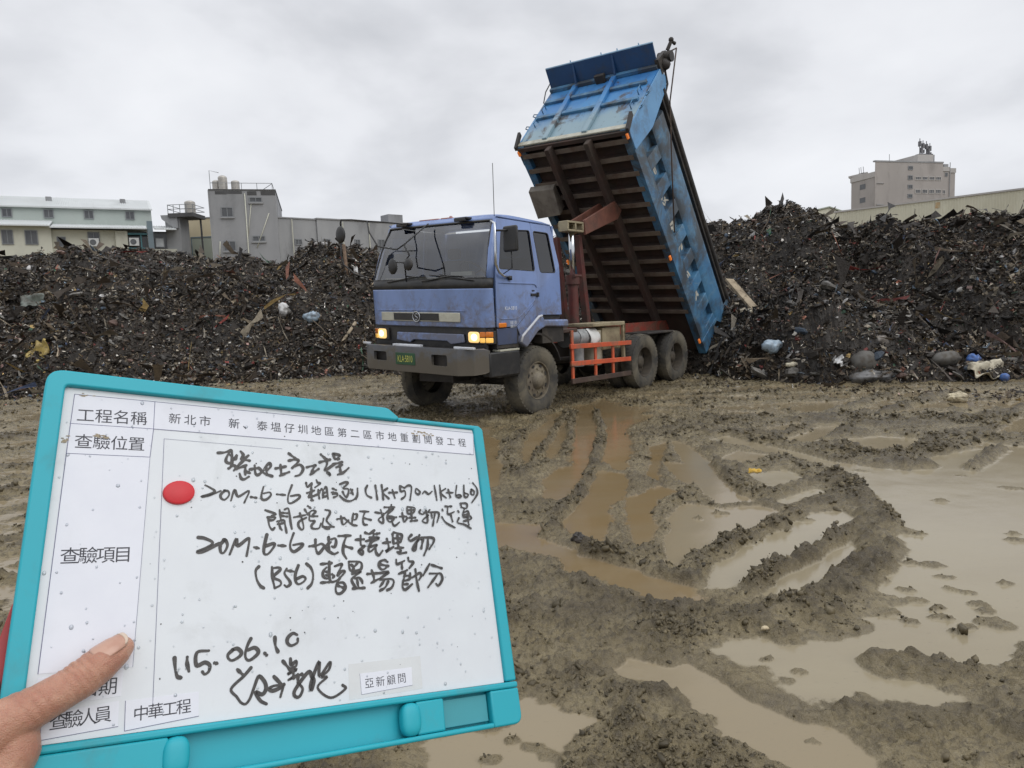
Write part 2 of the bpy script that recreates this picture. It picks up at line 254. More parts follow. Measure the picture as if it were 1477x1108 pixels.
# ------------------------------------------------------------------ measured plan of the site and of the board
HW={'earthwork title': [[[1075,-424],[1125,-416],[1172,-395]],[[1172,-395],[1142,-454],[1139,-493],[1174,-499],[1217,-431]],[[1169,-435],[1205,-467],[1221,-435]],[[1180,-394],[1182,-512],[1159,-548]],[[1159,-548],[1198,-519],[1214,-540]],[[1248,-398],[1269,-427],[1253,-468],[1309,-429]],[[1257,-463],[1318,-472]],[[1301,-442],[1253,-494],[1199,-562]],[[1218,-548],[1294,-513]],[[1286,-514],[1287,-592]],[[1243,-585],[1255,-623],[1279,-631],[1315,-607]],[[1286,-557],[1323,-577]],[[1322,-546],[1391,-529]],[[1359,-509],[1367,-578],[1392,-586],[1424,-549]],[[1396,-533],[1441,-574],[1499,-593]],[[1424,-557],[1449,-512],[1478,-483],[1487,-509],[1457,-551]],[[1449,-516],[1457,-582]],[[1529,-525],[1610,-503]],[[1567,-491],[1575,-575]],[[1562,-585],[1639,-549]],[[1637,-386],[1689,-424]],[[1636,-450],[1697,-432]],[[1693,-432],[1719,-449],[1665,-512]],[[1679,-502],[1731,-480],[1757,-515],[1730,-566],[1690,-582]],[[1788,-499],[1856,-477],[1865,-481]],[[1851,-491],[1827,-547]],[[1818,-561],[1891,-507]],[[1914,-375],[1958,-414]],[[1902,-446],[1995,-416]],[[1963,-414],[1966,-460],[1945,-517],[2031,-456]],[[1968,-534],[1990,-561],[1981,-538]],[[2025,-362],[2042,-408],[2086,-371],[2035,-361]],[[2042,-408],[2080,-405]],[[2021,-457],[2102,-432]],[[2048,-483],[2106,-456]],[[2083,-438],[2084,-518]],[[2059,-548],[2112,-526],[2162,-481]]],'line two': [[[990,-693],[1028,-712],[1062,-739],[1022,-766],[967,-786],[1022,-774],[1078,-747],[1104,-734]],[[1134,-732],[1106,-762],[1109,-791],[1136,-803],[1166,-768],[1161,-735],[1131,-730]],[[1182,-809],[1208,-721],[1236,-774],[1318,-724],[1283,-822]],[[1334,-774],[1374,-779]],[[1431,-685],[1415,-750],[1419,-788],[1451,-791],[1488,-756],[1480,-730],[1431,-741]],[[1538,-744],[1605,-747]],[[1661,-661],[1630,-750],[1629,-807],[1659,-812],[1719,-769],[1716,-743],[1651,-754]],[[1780,-636],[1790,-672],[1828,-636]],[[1828,-636],[1821,-694]],[[1869,-605],[1879,-628],[1902,-635],[1855,-672]],[[1786,-723],[1849,-698]],[[1824,-676],[1824,-784]],[[1829,-705],[1799,-762],[1876,-731]],[[1802,-754],[1845,-744]],[[1818,-784],[1835,-784]],[[1883,-691],[1889,-765]],[[1891,-708],[1912,-684]],[[1923,-695],[1923,-758]],[[1926,-695],[1952,-665],[1966,-768]],[[1925,-718],[1948,-711]],[[1920,-758],[1958,-739]],[[2007,-674],[2039,-687]],[[1997,-709],[2032,-711]],[[2008,-723],[2043,-716],[2048,-736],[2016,-752]],[[2076,-633],[2125,-613],[2148,-620],[2104,-670],[2146,-671],[2150,-703],[2130,-747]],[[2097,-699],[2113,-733],[2130,-744],[2150,-709]],[[2170,-673],[2191,-722]],[[2188,-675],[2171,-708]],[[2234,-664],[2231,-717],[2216,-762]],[[2069,-735],[2105,-768],[2152,-781],[2195,-765],[2220,-741]],[[2327,-634],[2308,-671],[2317,-719],[2358,-742]],[[2403,-630],[2414,-756]],[[2464,-623],[2471,-754]],[[2518,-650],[2472,-689],[2524,-744]],[[2532,-690],[2611,-685]],[[2565,-660],[2585,-738]],[[2643,-623],[2648,-673],[2688,-667],[2689,-713],[2651,-744]],[[2643,-623],[2687,-638]],[[2691,-638],[2725,-615],[2759,-630],[2734,-753]],[[2804,-641],[2796,-675],[2822,-695],[2842,-669],[2813,-641]],[[2868,-685],[2894,-663],[2929,-687],[2969,-660]],[[2999,-602],[3011,-743]],[[3057,-595],[3059,-742]],[[3116,-627],[3058,-669],[3114,-718]],[[3121,-666],[3194,-663]],[[3144,-635],[3159,-708]],[[3242,-591],[3220,-688],[3252,-709],[3278,-695],[3260,-682],[3225,-688]],[[3323,-583],[3314,-689],[3342,-701],[3361,-674],[3322,-662]],[[3403,-623],[3392,-664],[3421,-676],[3431,-640],[3403,-623]],[[3428,-555],[3466,-607],[3462,-670],[3390,-754]]],'line three': [[[1445,-878],[1528,-907],[1498,-922]],[[1463,-935],[1525,-934],[1507,-956],[1471,-959]],[[1468,-938],[1477,-1002],[1500,-1034],[1518,-1019]],[[1558,-872],[1569,-958]],[[1570,-896],[1621,-898]],[[1573,-921],[1618,-926]],[[1600,-868],[1628,-858],[1639,-913],[1647,-981],[1656,-1027]],[[1539,-967],[1590,-954]],[[1542,-989],[1596,-979]],[[1551,-973],[1563,-1019],[1577,-1037]],[[1596,-963],[1613,-1058]],[[1673,-931],[1769,-910]],[[1723,-896],[1743,-961],[1751,-1016],[1735,-1032],[1711,-1005],[1715,-967],[1775,-932]],[[1790,-834],[1815,-852]],[[1764,-863],[1788,-904]],[[1788,-900],[1827,-871],[1855,-880],[1826,-909]],[[1804,-900],[1802,-954],[1846,-959],[1817,-997],[1829,-1022],[1879,-1018],[1897,-977]],[[1813,-919],[1870,-918]],[[1936,-862],[1975,-870],[1974,-899],[1946,-951],[1983,-995],[2008,-1007]],[[1921,-936],[1915,-1005],[2009,-1004]],[[1930,-1021],[1969,-1023]],[[2038,-940],[2104,-926]],[[2072,-913],[2088,-984],[2137,-948]],[[2104,-932],[2168,-983],[2212,-992]],[[2184,-885],[2165,-983]],[[2183,-895],[2217,-894],[2208,-933],[2191,-943]],[[2243,-867],[2326,-868]],[[2291,-872],[2270,-925],[2274,-978],[2305,-984]],[[2274,-925],[2342,-941]],[[2385,-872],[2468,-884]],[[2438,-847],[2458,-922],[2451,-967],[2413,-937],[2467,-894]],[[2476,-825],[2574,-822]],[[2545,-801],[2539,-833],[2483,-877]],[[2523,-837],[2561,-836],[2505,-887],[2494,-928],[2522,-955],[2561,-927],[2509,-921]],[[2507,-904],[2585,-913]],[[2548,-906],[2543,-962],[2564,-989],[2611,-957]],[[2616,-905],[2688,-903]],[[2645,-873],[2657,-953],[2691,-918]],[[2695,-825],[2702,-875],[2757,-866],[2773,-823],[2700,-815]],[[2701,-847],[2760,-841]],[[2739,-817],[2735,-938]],[[2714,-914],[2772,-912]],[[2723,-945],[2789,-937]],[[2830,-840],[2816,-865],[2850,-879],[2876,-860]],[[2886,-842],[2895,-906],[2886,-957],[2840,-940],[2905,-888]],[[2926,-837],[2908,-859],[3001,-857],[3018,-882],[2990,-951]],[[2939,-869],[2942,-913]],[[2974,-876],[2942,-984]],[[3057,-826],[3063,-844]],[[3093,-799],[3160,-797]],[[3118,-802],[3114,-873],[3183,-849]],[[3140,-865],[3155,-941]],[[3045,-900],[3083,-953],[3173,-999]],[[3226,-840],[3233,-851]],[[3258,-764],[3330,-766],[3320,-812],[3265,-802]],[[3261,-768],[3270,-802]],[[3303,-812],[3274,-865],[3282,-898],[3336,-882],[3333,-837],[3284,-857]],[[3281,-880],[3334,-864]],[[3321,-868],[3328,-972]],[[3277,-936],[3362,-912],[3356,-889]],[[3226,-907],[3208,-951],[3281,-969],[3345,-1005]]],'line four': [[[956,-1098],[1002,-1105],[1059,-1137],[1017,-1172],[953,-1203],[992,-1203],[1103,-1144]],[[1143,-1115],[1113,-1155],[1118,-1208],[1141,-1211],[1164,-1162],[1153,-1123],[1136,-1115]],[[1182,-1226],[1228,-1108],[1239,-1162],[1315,-1104],[1323,-1133],[1306,-1238]],[[1362,-1173],[1397,-1181]],[[1458,-1074],[1436,-1177],[1440,-1225],[1472,-1221],[1516,-1163],[1509,-1144],[1451,-1163]],[[1546,-1159],[1605,-1163]],[[1670,-1061],[1642,-1141],[1645,-1189],[1675,-1208],[1733,-1167],[1737,-1145],[1665,-1156]],[[1795,-1167],[1858,-1160]],[[1847,-1114],[1849,-1187],[1871,-1225],[1924,-1168]],[[1866,-1156],[1905,-1149],[1951,-1202],[1998,-1230],[2034,-1218]],[[1959,-1094],[1957,-1195]],[[1982,-1110],[2015,-1102],[2022,-1133],[2008,-1172],[1984,-1168]],[[1924,-1168],[1977,-1133]],[[2044,-1082],[2152,-1078]],[[2114,-1082],[2086,-1149],[2079,-1219],[2105,-1269]],[[2085,-1164],[2158,-1184]],[[2192,-1113],[2268,-1109]],[[2240,-1077],[2239,-1157],[2273,-1165],[2229,-1196],[2219,-1216],[2247,-1236],[2253,-1205],[2216,-1204]],[[2284,-1053],[2322,-1061],[2367,-1032]],[[2378,-1064],[2414,-1056]],[[2361,-1060],[2345,-1105],[2284,-1125]],[[2320,-1093],[2406,-1097],[2344,-1125],[2315,-1165],[2304,-1205],[2329,-1209],[2385,-1157],[2323,-1173]],[[2370,-1181],[2372,-1221],[2396,-1245],[2433,-1206]],[[2438,-1141],[2509,-1133]],[[2480,-1105],[2492,-1182],[2463,-1214],[2537,-1174]],[[2537,-1063],[2539,-1145]],[[2547,-1047],[2596,-1059],[2626,-1075],[2608,-1133]],[[2547,-1100],[2615,-1100]],[[2581,-1075],[2585,-1182]],[[2548,-1145],[2613,-1129]],[[2554,-1186],[2631,-1182]],[[2603,-1190],[2601,-1215]],[[2569,-1219],[2599,-1231],[2654,-1224]],[[2719,-1070],[2688,-1100],[2709,-1121],[2772,-1091]],[[2798,-1070],[2768,-1133],[2748,-1200],[2721,-1195],[2764,-1133],[2815,-1091]],[[2815,-1091],[2928,-1095],[2934,-1133],[2884,-1196]],[[2832,-1104],[2805,-1187]],[[2879,-1108],[2867,-1175],[2826,-1250]]],'line five': [[[1398,-1321],[1375,-1352],[1383,-1416],[1409,-1464],[1435,-1483]],[[1497,-1325],[1502,-1409],[1518,-1486]],[[1497,-1336],[1548,-1332],[1559,-1351],[1507,-1403],[1558,-1432],[1563,-1464],[1520,-1486]],[[1611,-1341],[1594,-1379],[1632,-1434],[1637,-1461],[1612,-1479],[1593,-1467]],[[1611,-1355],[1664,-1364]],[[1704,-1318],[1680,-1381],[1679,-1435],[1701,-1463],[1740,-1448],[1760,-1421],[1735,-1404],[1690,-1422]],[[1769,-1306],[1805,-1340],[1821,-1396],[1808,-1461],[1776,-1495]],[[1887,-1311],[1976,-1304]],[[1958,-1295],[1954,-1405],[1967,-1452],[2006,-1448],[2042,-1424],[2087,-1377],[2063,-1371],[2025,-1401]],[[1933,-1337],[1903,-1370],[1904,-1409],[1930,-1426],[1948,-1421]],[[1920,-1370],[1943,-1376]],[[1925,-1398],[1942,-1404]],[[1882,-1458],[1952,-1455]],[[2002,-1330],[2059,-1314],[2058,-1334],[2029,-1384]],[[1978,-1394],[1993,-1406],[1983,-1422]],[[2042,-1429],[2017,-1462],[2003,-1506],[2013,-1545],[2049,-1544],[2086,-1504],[2070,-1464],[2029,-1463]],[[2022,-1485],[2069,-1503]],[[2123,-1294],[2136,-1365],[2215,-1366],[2237,-1330],[2219,-1298],[2127,-1294]],[[2145,-1322],[2170,-1335],[2198,-1307]],[[2154,-1328],[2163,-1353]],[[2151,-1392],[2227,-1376],[2179,-1408],[2142,-1444],[2171,-1505]],[[2172,-1432],[2205,-1427],[2229,-1452],[2235,-1474]],[[2188,-1439],[2197,-1506]],[[2151,-1513],[2249,-1511]],[[2283,-1399],[2378,-1395]],[[2322,-1369],[2338,-1425],[2336,-1462]],[[2311,-1473],[2377,-1444]],[[2444,-1283],[2401,-1301],[2389,-1333],[2411,-1364],[2445,-1359],[2468,-1334]],[[2393,-1320],[2475,-1337]],[[2444,-1283],[2471,-1302]],[[2391,-1395],[2474,-1388],[2434,-1415],[2391,-1448],[2487,-1445],[2517,-1467],[2495,-1516],[2453,-1536]],[[2431,-1458],[2387,-1506]],[[2465,-1466],[2434,-1514],[2388,-1537]],[[2553,-1284],[2560,-1323],[2631,-1295]],[[2604,-1317],[2603,-1365]],[[2669,-1270],[2674,-1299],[2716,-1309],[2672,-1360]],[[2568,-1406],[2649,-1376]],[[2630,-1382],[2623,-1420],[2605,-1464]],[[2615,-1426],[2666,-1424],[2663,-1453],[2605,-1467]],[[2599,-1495],[2645,-1493]],[[2605,-1464],[2594,-1514],[2619,-1539],[2688,-1495]],[[2675,-1402],[2686,-1441],[2762,-1404],[2782,-1424],[2756,-1462]],[[2729,-1371],[2734,-1468],[2747,-1554]],[[2874,-1325],[2800,-1425]],[[2892,-1335],[2991,-1367]],[[2865,-1410],[2940,-1412],[2977,-1416],[2987,-1462],[2943,-1516],[2919,-1499]],[[2939,-1422],[2837,-1528]]],'date': [[[836,-1930],[844,-1998],[859,-2049],[881,-2061]],[[917,-1931],[918,-1973],[932,-2025]],[[1057,-1901],[979,-1907],[979,-1991],[1033,-1977],[1066,-1999],[1061,-2037],[1035,-2054],[1019,-2036]],[[1098,-1986],[1115,-1991]],[[1217,-1910],[1187,-1938],[1191,-1965],[1218,-1980],[1265,-1958],[1279,-1932],[1251,-1903],[1217,-1907]],[[1344,-1842],[1323,-1882],[1306,-1941],[1314,-1979],[1341,-1988],[1390,-1955],[1397,-1928],[1369,-1906],[1324,-1919]],[[1443,-1949],[1457,-1964]],[[1518,-1845],[1522,-1904],[1540,-1947]],[[1686,-1839],[1653,-1826],[1615,-1855],[1611,-1890],[1640,-1913],[1685,-1896],[1690,-1868]]],'signature': [[[1253,-2044],[1295,-2086]],[[1347,-2041],[1298,-2092],[1213,-2167],[1252,-2223],[1281,-2263],[1313,-2276],[1342,-2245],[1368,-2181],[1394,-2115],[1413,-2107],[1447,-2151],[1453,-2196],[1427,-2227],[1381,-2207],[1414,-2266],[1457,-2293]],[[1511,-2117],[1562,-2170],[1582,-2178]],[[1548,-2178],[1507,-2180],[1473,-2195],[1500,-2211],[1548,-2200],[1579,-2181],[1557,-2258]],[[1577,-2017],[1628,-2080]],[[1633,-2005],[1639,-2048],[1675,-2025],[1674,-2058],[1632,-2080]],[[1614,-2105],[1674,-2084],[1617,-2111]],[[1617,-2150],[1666,-2129],[1631,-2145]],[[1653,-2095],[1655,-2141]],[[1687,-2118],[1686,-2176]],[[1716,-2121],[1673,-2130]],[[1686,-2176],[1720,-2219],[1705,-2262],[1681,-2275],[1657,-2256],[1671,-2213],[1766,-2110],[1793,-2148],[1807,-2176],[1787,-2236],[1785,-2187],[1851,-2045],[1851,-2148],[1936,-2056],[1926,-2108],[1866,-2156],[1910,-2160],[1834,-2225],[1933,-2307],[2051,-2258],[2030,-2229]]]}
FEAT={'paper_title': [[600,-40],[3512,-29],[3480,-261],[604,-266]],'paper_name': [[68,-45],[600,-40],[604,-266],[63,-276]],'paper_place': [[63,-276],[604,-266],[594,-494],[62,-504]],'paper_item': [[62,-504],[594,-494],[583,-1964],[58,-1956]],'paper_date': [[59,-1980],[530,-1959],[527,-2136],[56,-2153]],'paper_staff': [[103,-2190],[518,-2164],[524,-2314],[110,-2336]],'paper_firm': [[556,-2168],[1001,-2162],[1006,-2315],[563,-2346]],'paper_adv': [[2174,-2163],[2623,-2157],[2618,-2291],[2181,-2312]],'tape_adv': [[2085,-2085],[2709,-2077],[2709,-2327],[2078,-2341]],'tx_name': [[93,-204],[558,-186]],'tx_title': [[702,-165],[3407,-142]],'tx_place': [[99,-407],[557,-395]],'tx_item': [[96,-1226],[529,-1216]],'tx_date': [[83,-2070],[506,-2067]],'tx_staff': [[144,-2241],[486,-2230]],'tx_firm': [[603,-2253],[958,-2241]],'tx_adv': [[2208,-2238],[2568,-2229]],'dot': [[806,-762]],'tape': [[682,-339],[718,-2204]],'outer': [[-113,56],[-16,118],[1545,129],[2583,122],[2653,66],[3531,45],[3618,-60],[3621,-1635],[3640,-2590],[3560,-2698],[1587,-2701]],'outerL': [[-121,-343],[-112,-1304],[-121,-2038]],'tray': [[2551,-2550],[872,-2535],[2640,-2427],[2872,-2423],[3313,-2420],[3316,-2652],[2869,-2665]],'red': [[-125,-1563],[-164,-1767]],'thumb': [[560,-1801],[109,-2152],[-129,-2046],[-82,-2425],[394,-1959]]}
WATER=[(0,[[64,1009],[49,961],[22,858],[12,796],[10,757],[12,693],[24,732],[37,808],[56,891],[69,995]]),(0,[[65,922],[47,815],[32,737],[35,715],[51,772],[66,878]]),(0,[[96,1089],[85,928],[73,827],[61,711],[61,678],[46,668],[30,626],[26,591],[26,560],[37,554],[53,601],[74,701],[91,780],[104,869],[112,983],[121,1098]]),(0,[[125,1113],[123,1021],[117,887],[102,777],[86,680],[95,666],[102,652],[114,700],[128,772],[139,871],[148,901],[166,920],[159,1040],[151,1158]]),(0,[[82,650],[64,585],[45,529],[32,488],[35,478],[45,456],[51,447],[61,491],[68,537],[82,551],[93,595],[99,636]]),(0,[[-46,904],[-34,851],[-20,820],[-17,686],[-18,608],[-22,614],[-30,742],[-42,808]]),(0,[[-39,502],[-15,499],[17,491],[15,458],[25,445],[35,436],[45,422],[56,409],[69,398],[81,386],[91,373],[92,357],[81,358],[71,361],[66,366],[56,380],[45,394],[29,400],[26,422],[16,430],[6,442],[-13,452],[-36,452]]),(0,[[92,554],[121,586],[131,566],[109,547],[97,507],[85,456],[83,451],[75,444],[81,475],[85,516]]),(0,[[151,674],[162,653],[149,601],[140,613]]),(0,[[149,752],[169,772],[151,714],[123,605],[123,626],[139,682]]),(0.5,[[181,779],[188,753],[188,681],[189,644],[184,591],[179,530],[156,531],[154,572],[141,619],[153,675],[167,660],[172,726]]),(0.6,[[112,502],[131,529],[141,524],[154,514],[183,518],[189,505],[164,471],[148,458],[143,447],[125,441],[110,429],[93,411],[98,441],[105,470]]),(1,[[99,376],[118,402],[146,431],[168,457],[188,463],[197,474],[212,493],[234,496],[233,473],[221,456],[202,439],[182,419],[163,404],[146,389],[128,373],[116,374],[103,372]]),(1,[[126,352],[141,374],[167,394],[190,413],[208,429],[219,436],[214,425],[201,404],[194,401],[178,382],[168,369],[153,355],[145,352],[135,348],[131,352]]),(1,[[218,633],[218,611],[244,623],[249,595],[259,584],[243,572],[227,570],[211,568],[209,597]]),(1,[[204,530],[231,547],[245,553],[240,541],[218,532],[205,522]]),(0.6,[[199,673],[232,714],[249,690],[225,662],[208,659]]),(0.8,[[223,779],[252,740],[262,687],[285,644],[299,624],[289,574],[314,622],[311,637],[296,654],[280,697],[269,744],[247,791]]),(0.6,[[313,842],[356,863],[345,825],[308,795],[292,799]]),(0.7,[[306,769],[337,798],[386,835],[376,798],[346,769],[316,742],[301,749]]),(1,[[293,673],[306,630],[323,619],[347,598],[370,610],[394,653],[431,673],[459,674],[392,596],[415,608],[463,653],[467,633],[491,594],[429,461],[341,348],[259,281],[241,303],[220,298],[201,284],[183,279],[176,280],[164,281],[158,284],[148,278],[149,272],[152,270],[160,261],[165,254],[155,253],[140,258],[135,264],[128,266],[122,259],[114,261],[119,259],[113,260],[111,252],[106,258],[105,265],[105,276],[102,284],[93,286],[90,297],[85,298],[95,305],[106,306],[114,298],[123,296],[129,298],[134,305],[146,300],[144,295],[153,306],[163,309],[159,318],[171,323],[182,327],[175,332],[189,336],[201,342],[194,349],[184,360],[201,376],[224,399],[245,441],[260,440],[258,458],[261,467],[268,483],[272,508],[275,543],[290,592],[286,631]]),(1,[[42,283],[50,293],[60,283],[69,289],[75,281],[82,273],[85,266],[91,261],[94,253],[100,248],[105,242],[109,235],[111,227],[115,218],[117,204],[97,199],[90,218],[82,227],[73,238],[74,246],[66,254],[63,265],[58,274]]),(1,[[-1,263],[10,259],[12,254],[26,248],[16,245],[8,236],[5,224],[8,204],[-31,206],[-36,243],[-10,245],[-2,250]]),(0.8,[[356,748],[402,763],[427,733],[390,688],[362,693],[346,711]]),(0.8,[[458,703],[474,707],[501,679],[542,657],[488,606],[467,633],[467,659],[455,689]]),(0.6,[[530,760],[624,847],[670,835],[573,733],[540,740]]),(0.7,[[365,838],[380,814],[377,796],[329,738],[319,732]])]
RIDGE=[(9,6,[[209,837],[256,798],[271,752]]),(7,6,[[274,735],[289,702],[302,666],[314,642]]),(11,7,[[284,791],[305,787],[345,825],[384,867],[391,844]]),(12,7,[[321,716],[349,689],[354,642],[358,618],[371,619]]),(5,5,[[296,679],[304,658],[314,647]]),(14,7,[[343,751],[390,802],[425,823],[435,791]]),(10,6,[[430,757],[455,735],[461,702]]),(9,6,[[487,761],[488,727],[497,702]]),(13,6,[[407,691],[409,670],[432,686],[457,703]]),(8,6,[[400,602],[439,645],[471,668]]),(12,7,[[507,878],[520,841],[525,809],[572,817],[656,899]]),(14,7,[[422,926],[484,975],[560,1063],[621,1115]]),(14,7,[[493,919],[566,980],[631,1039],[676,1059]]),(8,6,[[503,693],[516,676]]),(10,7,[[192,655],[187,601],[188,553],[198,543],[218,553],[240,568],[262,583]]),(8,6,[[43,963],[13,860],[-1,782],[-9,724]]),(6,6,[[80,1033],[45,834],[27,738],[13,656]]),(6,5,[[86,1031],[70,847],[53,726]]),(7,7,[[119,1008],[110,868],[91,740],[69,646],[53,578],[35,523],[19,468]]),(6,9,[[35,452],[43,443]]),(7,8,[[46,429],[57,418],[68,405],[82,392],[92,377]]),(9,7,[[76,393],[87,384],[98,380],[108,403],[121,419],[141,437],[158,452],[178,467]]),(6,8,[[125,368],[134,372],[144,384],[159,395],[176,410],[198,430],[224,455]]),(10,9,[[125,346],[131,343],[143,340],[155,341],[172,353],[184,367]]),(14,9,[[229,455],[229,432],[210,396],[193,381],[175,362],[159,351]]),(4,4,[[183,358],[187,348],[194,344],[201,342]]),(6,5,[[160,341],[170,333],[182,330]]),(9,6,[[137,310],[147,314],[161,318]]),(14,9,[[273,585],[267,536],[256,485],[241,455]]),(5,5,[[253,453],[260,442]]),(5,6,[[71,292],[75,285],[80,279]]),(12,7,[[89,275],[92,266],[99,259],[103,252]]),(11,6,[[150,279],[163,279],[174,277],[181,270],[184,258],[187,250]]),(3,3,[[163,269],[169,260],[174,256]]),(5.6000000000000005,4,[[233,387],[236,386]]),(4.0,4,[[229,371],[233,369]]),(4.0,4,[[230,350],[233,349]]),(4.800000000000001,4,[[224,334],[227,333]]),(4.800000000000001,4,[[222,326],[225,325]]),(7.2,4,[[217,315],[220,314]]),(7.2,4,[[221,310],[223,309]]),(4.0,4,[[205,311],[208,310]]),(3.2,4,[[202,356],[205,355]]),(3.2,4,[[225,391],[228,390]]),(3.2,4,[[224,354],[227,353]]),(4.0,4,[[197,322],[200,322]]),(3.2,4,[[201,320],[203,319]]),(3.2,4,[[184,318],[187,317]]),(3.2,4,[[202,332],[205,331]]),(4.800000000000001,4,[[197,368],[200,367]]),(3.2,4,[[197,307],[199,306]]),(5.6000000000000005,4,[[307,423],[311,422]]),(3.2,4,[[315,436],[318,435]]),(3.2,4,[[255,359],[258,358]]),(4.0,4,[[313,511],[317,509]]),(4.0,4,[[374,583],[379,580]]),(5.6000000000000005,4,[[388,538],[392,536]]),(3.2,4,[[306,611],[310,608]]),(4.0,4,[[146,504],[151,502]]),(2.4000000000000004,4,[[128,493],[132,491]]),(3.2,4,[[203,479],[207,477]]),(3.2,4,[[102,289],[105,289]]),(4.0,4,[[107,269],[109,268]]),(3.2,4,[[113,276],[116,275]]),(3.2,4,[[-8,239],[-6,239]]),(4.800000000000001,4,[[-1,235],[2,234]]),(4.0,4,[[4,230],[6,230]]),(4.0,4,[[-16,229],[-13,229]]),(1.6,4,[[98,232],[100,232]]),(1.6,4,[[100,231],[102,230]])]
CREST=[[-19.99,21.0,3.59],[-16.12,21.0,3.58],[-14.89,21.0,3.63],[-13.87,21.0,3.61],[-13.25,21.0,3.7],[-12.42,21.0,3.81],[-11.58,21.3,3.72],[-11.06,21.5,3.78],[-10.26,22.0,3.66],[-9.2,22.0,3.51],[-8.42,22.2,3.54],[-7.8,22.3,3.65],[-7.35,22.5,3.37],[-6.7,22.5,3.28],[-6.41,22.5,3.63],[-6.12,22.5,3.82],[-5.48,22.6,3.82],[-4.66,22.8,3.72],[-3.82,23.0,3.48],[-2.04,23.0,3.32],[0.66,23.0,3.66],[3.8,23.0,3.86],[6.12,22.5,4.0],[6.84,22.0,3.99],[7.52,21.5,4.03],[8.05,21.0,4.26],[8.56,21.0,4.18],[9.35,20.5,3.83],[9.71,20.0,3.75],[10.03,19.5,3.78],[10.32,19.0,3.81],[10.95,18.5,3.54],[11.36,18.0,3.49],[11.72,17.5,3.55],[12.32,17.0,3.61],[13.28,16.5,3.58],[15.82,16.0,3.48]]
BASE=[[-14.53,14.82],[-11.38,15.54],[-9.53,16.35],[-7.4,17.05],[-4.64,18.19],[-3.63,18.53],[0.0,19.6],[3.5,19.2],[6,18.2],[8.5,16.8],[10,14.6],[11,12.5],[14,11]]
# ------------------------------------------------------------------ ground: one sheet of churned mud with flooded ruts
def axis(lo, hi, d0, start, rate):
    """positions growing geometrically away from the fine zone"""
    a = [0.0]
    while a[-1] < hi: a.append(a[-1]+max(d0, d0*(a[-1]/start)**rate if a[-1] > start else d0))
    return np.array(a)
xp = [0.]
while xp[-1] < 600: xp.append(xp[-1]+(.0070 if xp[-1] < 1.2 else .0070+.0066*(xp[-1]-1.2)+max(0, xp[-1]-14)*.05))
xs = np.concatenate([-np.array(xp[1:])[::-1], xp])
yp = [1.7]
while yp[-1] < 800: yp.append(yp[-1]*1.0031 if yp[-1] < 17.5 else yp[-1]*1.06)
yn = [1.7]
while yn[-1] > -300: yn.append(yn[-1]-max(.15, abs(yn[-1])*.12))
ys = np.array(yn[1:][::-1]+yp)
GX, GY = np.meshgrid(xs, ys, indexing='ij'); shp = GX.shape; gx = GX.ravel(); gy = GY.ravel()
ok = (np.abs(gx) < 16) & (gy > 1.2) & (gy < 21)
ix = np.nonzero(ok)[0]; X = gx[ix]; Y = gy[ix]
wx = X+.05*fbm(X, Y, .35, 4, .6, 11); wy = Y+.05*fbm(X, Y, .35, 4, .6, 23)
def segdist(px, py, pts, closed):
    d = np.full(px.shape, 9., np.float64); n = len(pts)
    for i in range(n if closed else n-1):
        ax, ay = pts[i]; bx, by = pts[(i+1) % n]; ux, uy = bx-ax, by-ay; L = ux*ux+uy*uy+1e-12
        t = np.clip(((px-ax)*ux+(py-ay)*uy)/L, 0, 1); d = np.minimum(d, np.hypot(px-ax-t*ux, py-ay-t*uy))
    return d
def inpoly(px, py, pts):
    c = np.zeros(px.shape, bool); n = len(pts)
    for i in range(n):
        ax, ay = pts[i]; bx, by = pts[i-1]
        if ay == by: continue
        m = ((ay > py) != (by > py)) & (px < (bx-ax)*(py-ay)/(by-ay)+ax)
        c ^= m
    return c
sd = np.full(X.shape, .45); silt = np.full(X.shape, .55); sw = np.full(X.shape, 1e-3); ss = np.full(X.shape, .5e-3)
for silt_v, poly in WATER:
    if silt_v == 1 and poly[0][1] < 300 and poly[0][0] < 60: silt_v = .62
    P = [(a/100, b/100) for a, b in poly]; pa = np.array(P); m = .45
    q = np.nonzero((wx > pa[:, 0].min()-m) & (wx < pa[:, 0].max()+m) & (wy > pa[:, 1].min()-m) & (wy < pa[:, 1].max()+m))[0]
    d = segdist(wx[q], wy[q], P, True); i = inpoly(wx[q], wy[q], P); s = np.where(i, -d, d)
    sd[q] = np.minimum(sd[q], s); w = np.exp(-np.maximum(s, 0)/.05); sw[q] += w; ss[q] += w*silt_v
silt = ss/sw
# ground away from the flooded ruts: long smeared streaks and shallow pools
ang = np.where(X < -.4, .25, -.12); ca, sa = np.cos(ang), np.sin(ang)
su, sv = X*ca+Y*sa, -X*sa+Y*ca
streak = fbm(su*.22, sv, .34, 4, .55, 41)
generic = np.clip((Y-8.2)/1.5, 0, 1); generic = np.maximum(generic, np.clip((-.35-X)/.3, 0, 1)*np.clip((Y-3)/1., 0, 1))
sd = sd-.042
rough = .014*fbm(X, Y, .34, 2, .5, 3)+.026*np.abs(fbm(X, Y, .12, 3, .6, 5))+.040*np.abs(fbm(X, Y, .052, 3, .65, 9))-.012*np.abs(fbm(X, Y, .024, 2, .6, 13))-.030*np.maximum(0, np.abs(fbm(X, Y, .085, 3, .6, 57))-.33)
clod = np.maximum(0, fbm(X, Y, .16, 3, .55, 15)-.12)
lump = np.maximum(0, fbm(X, Y, .075, 2, .5, 19)-.16)
out = np.maximum(sd, 0); inn = np.maximum(-sd, 0)
h = np.where(sd > 0, .003+.026*(1-np.exp(-out/.09)), -.035*(1-np.exp(-inn/.05)))
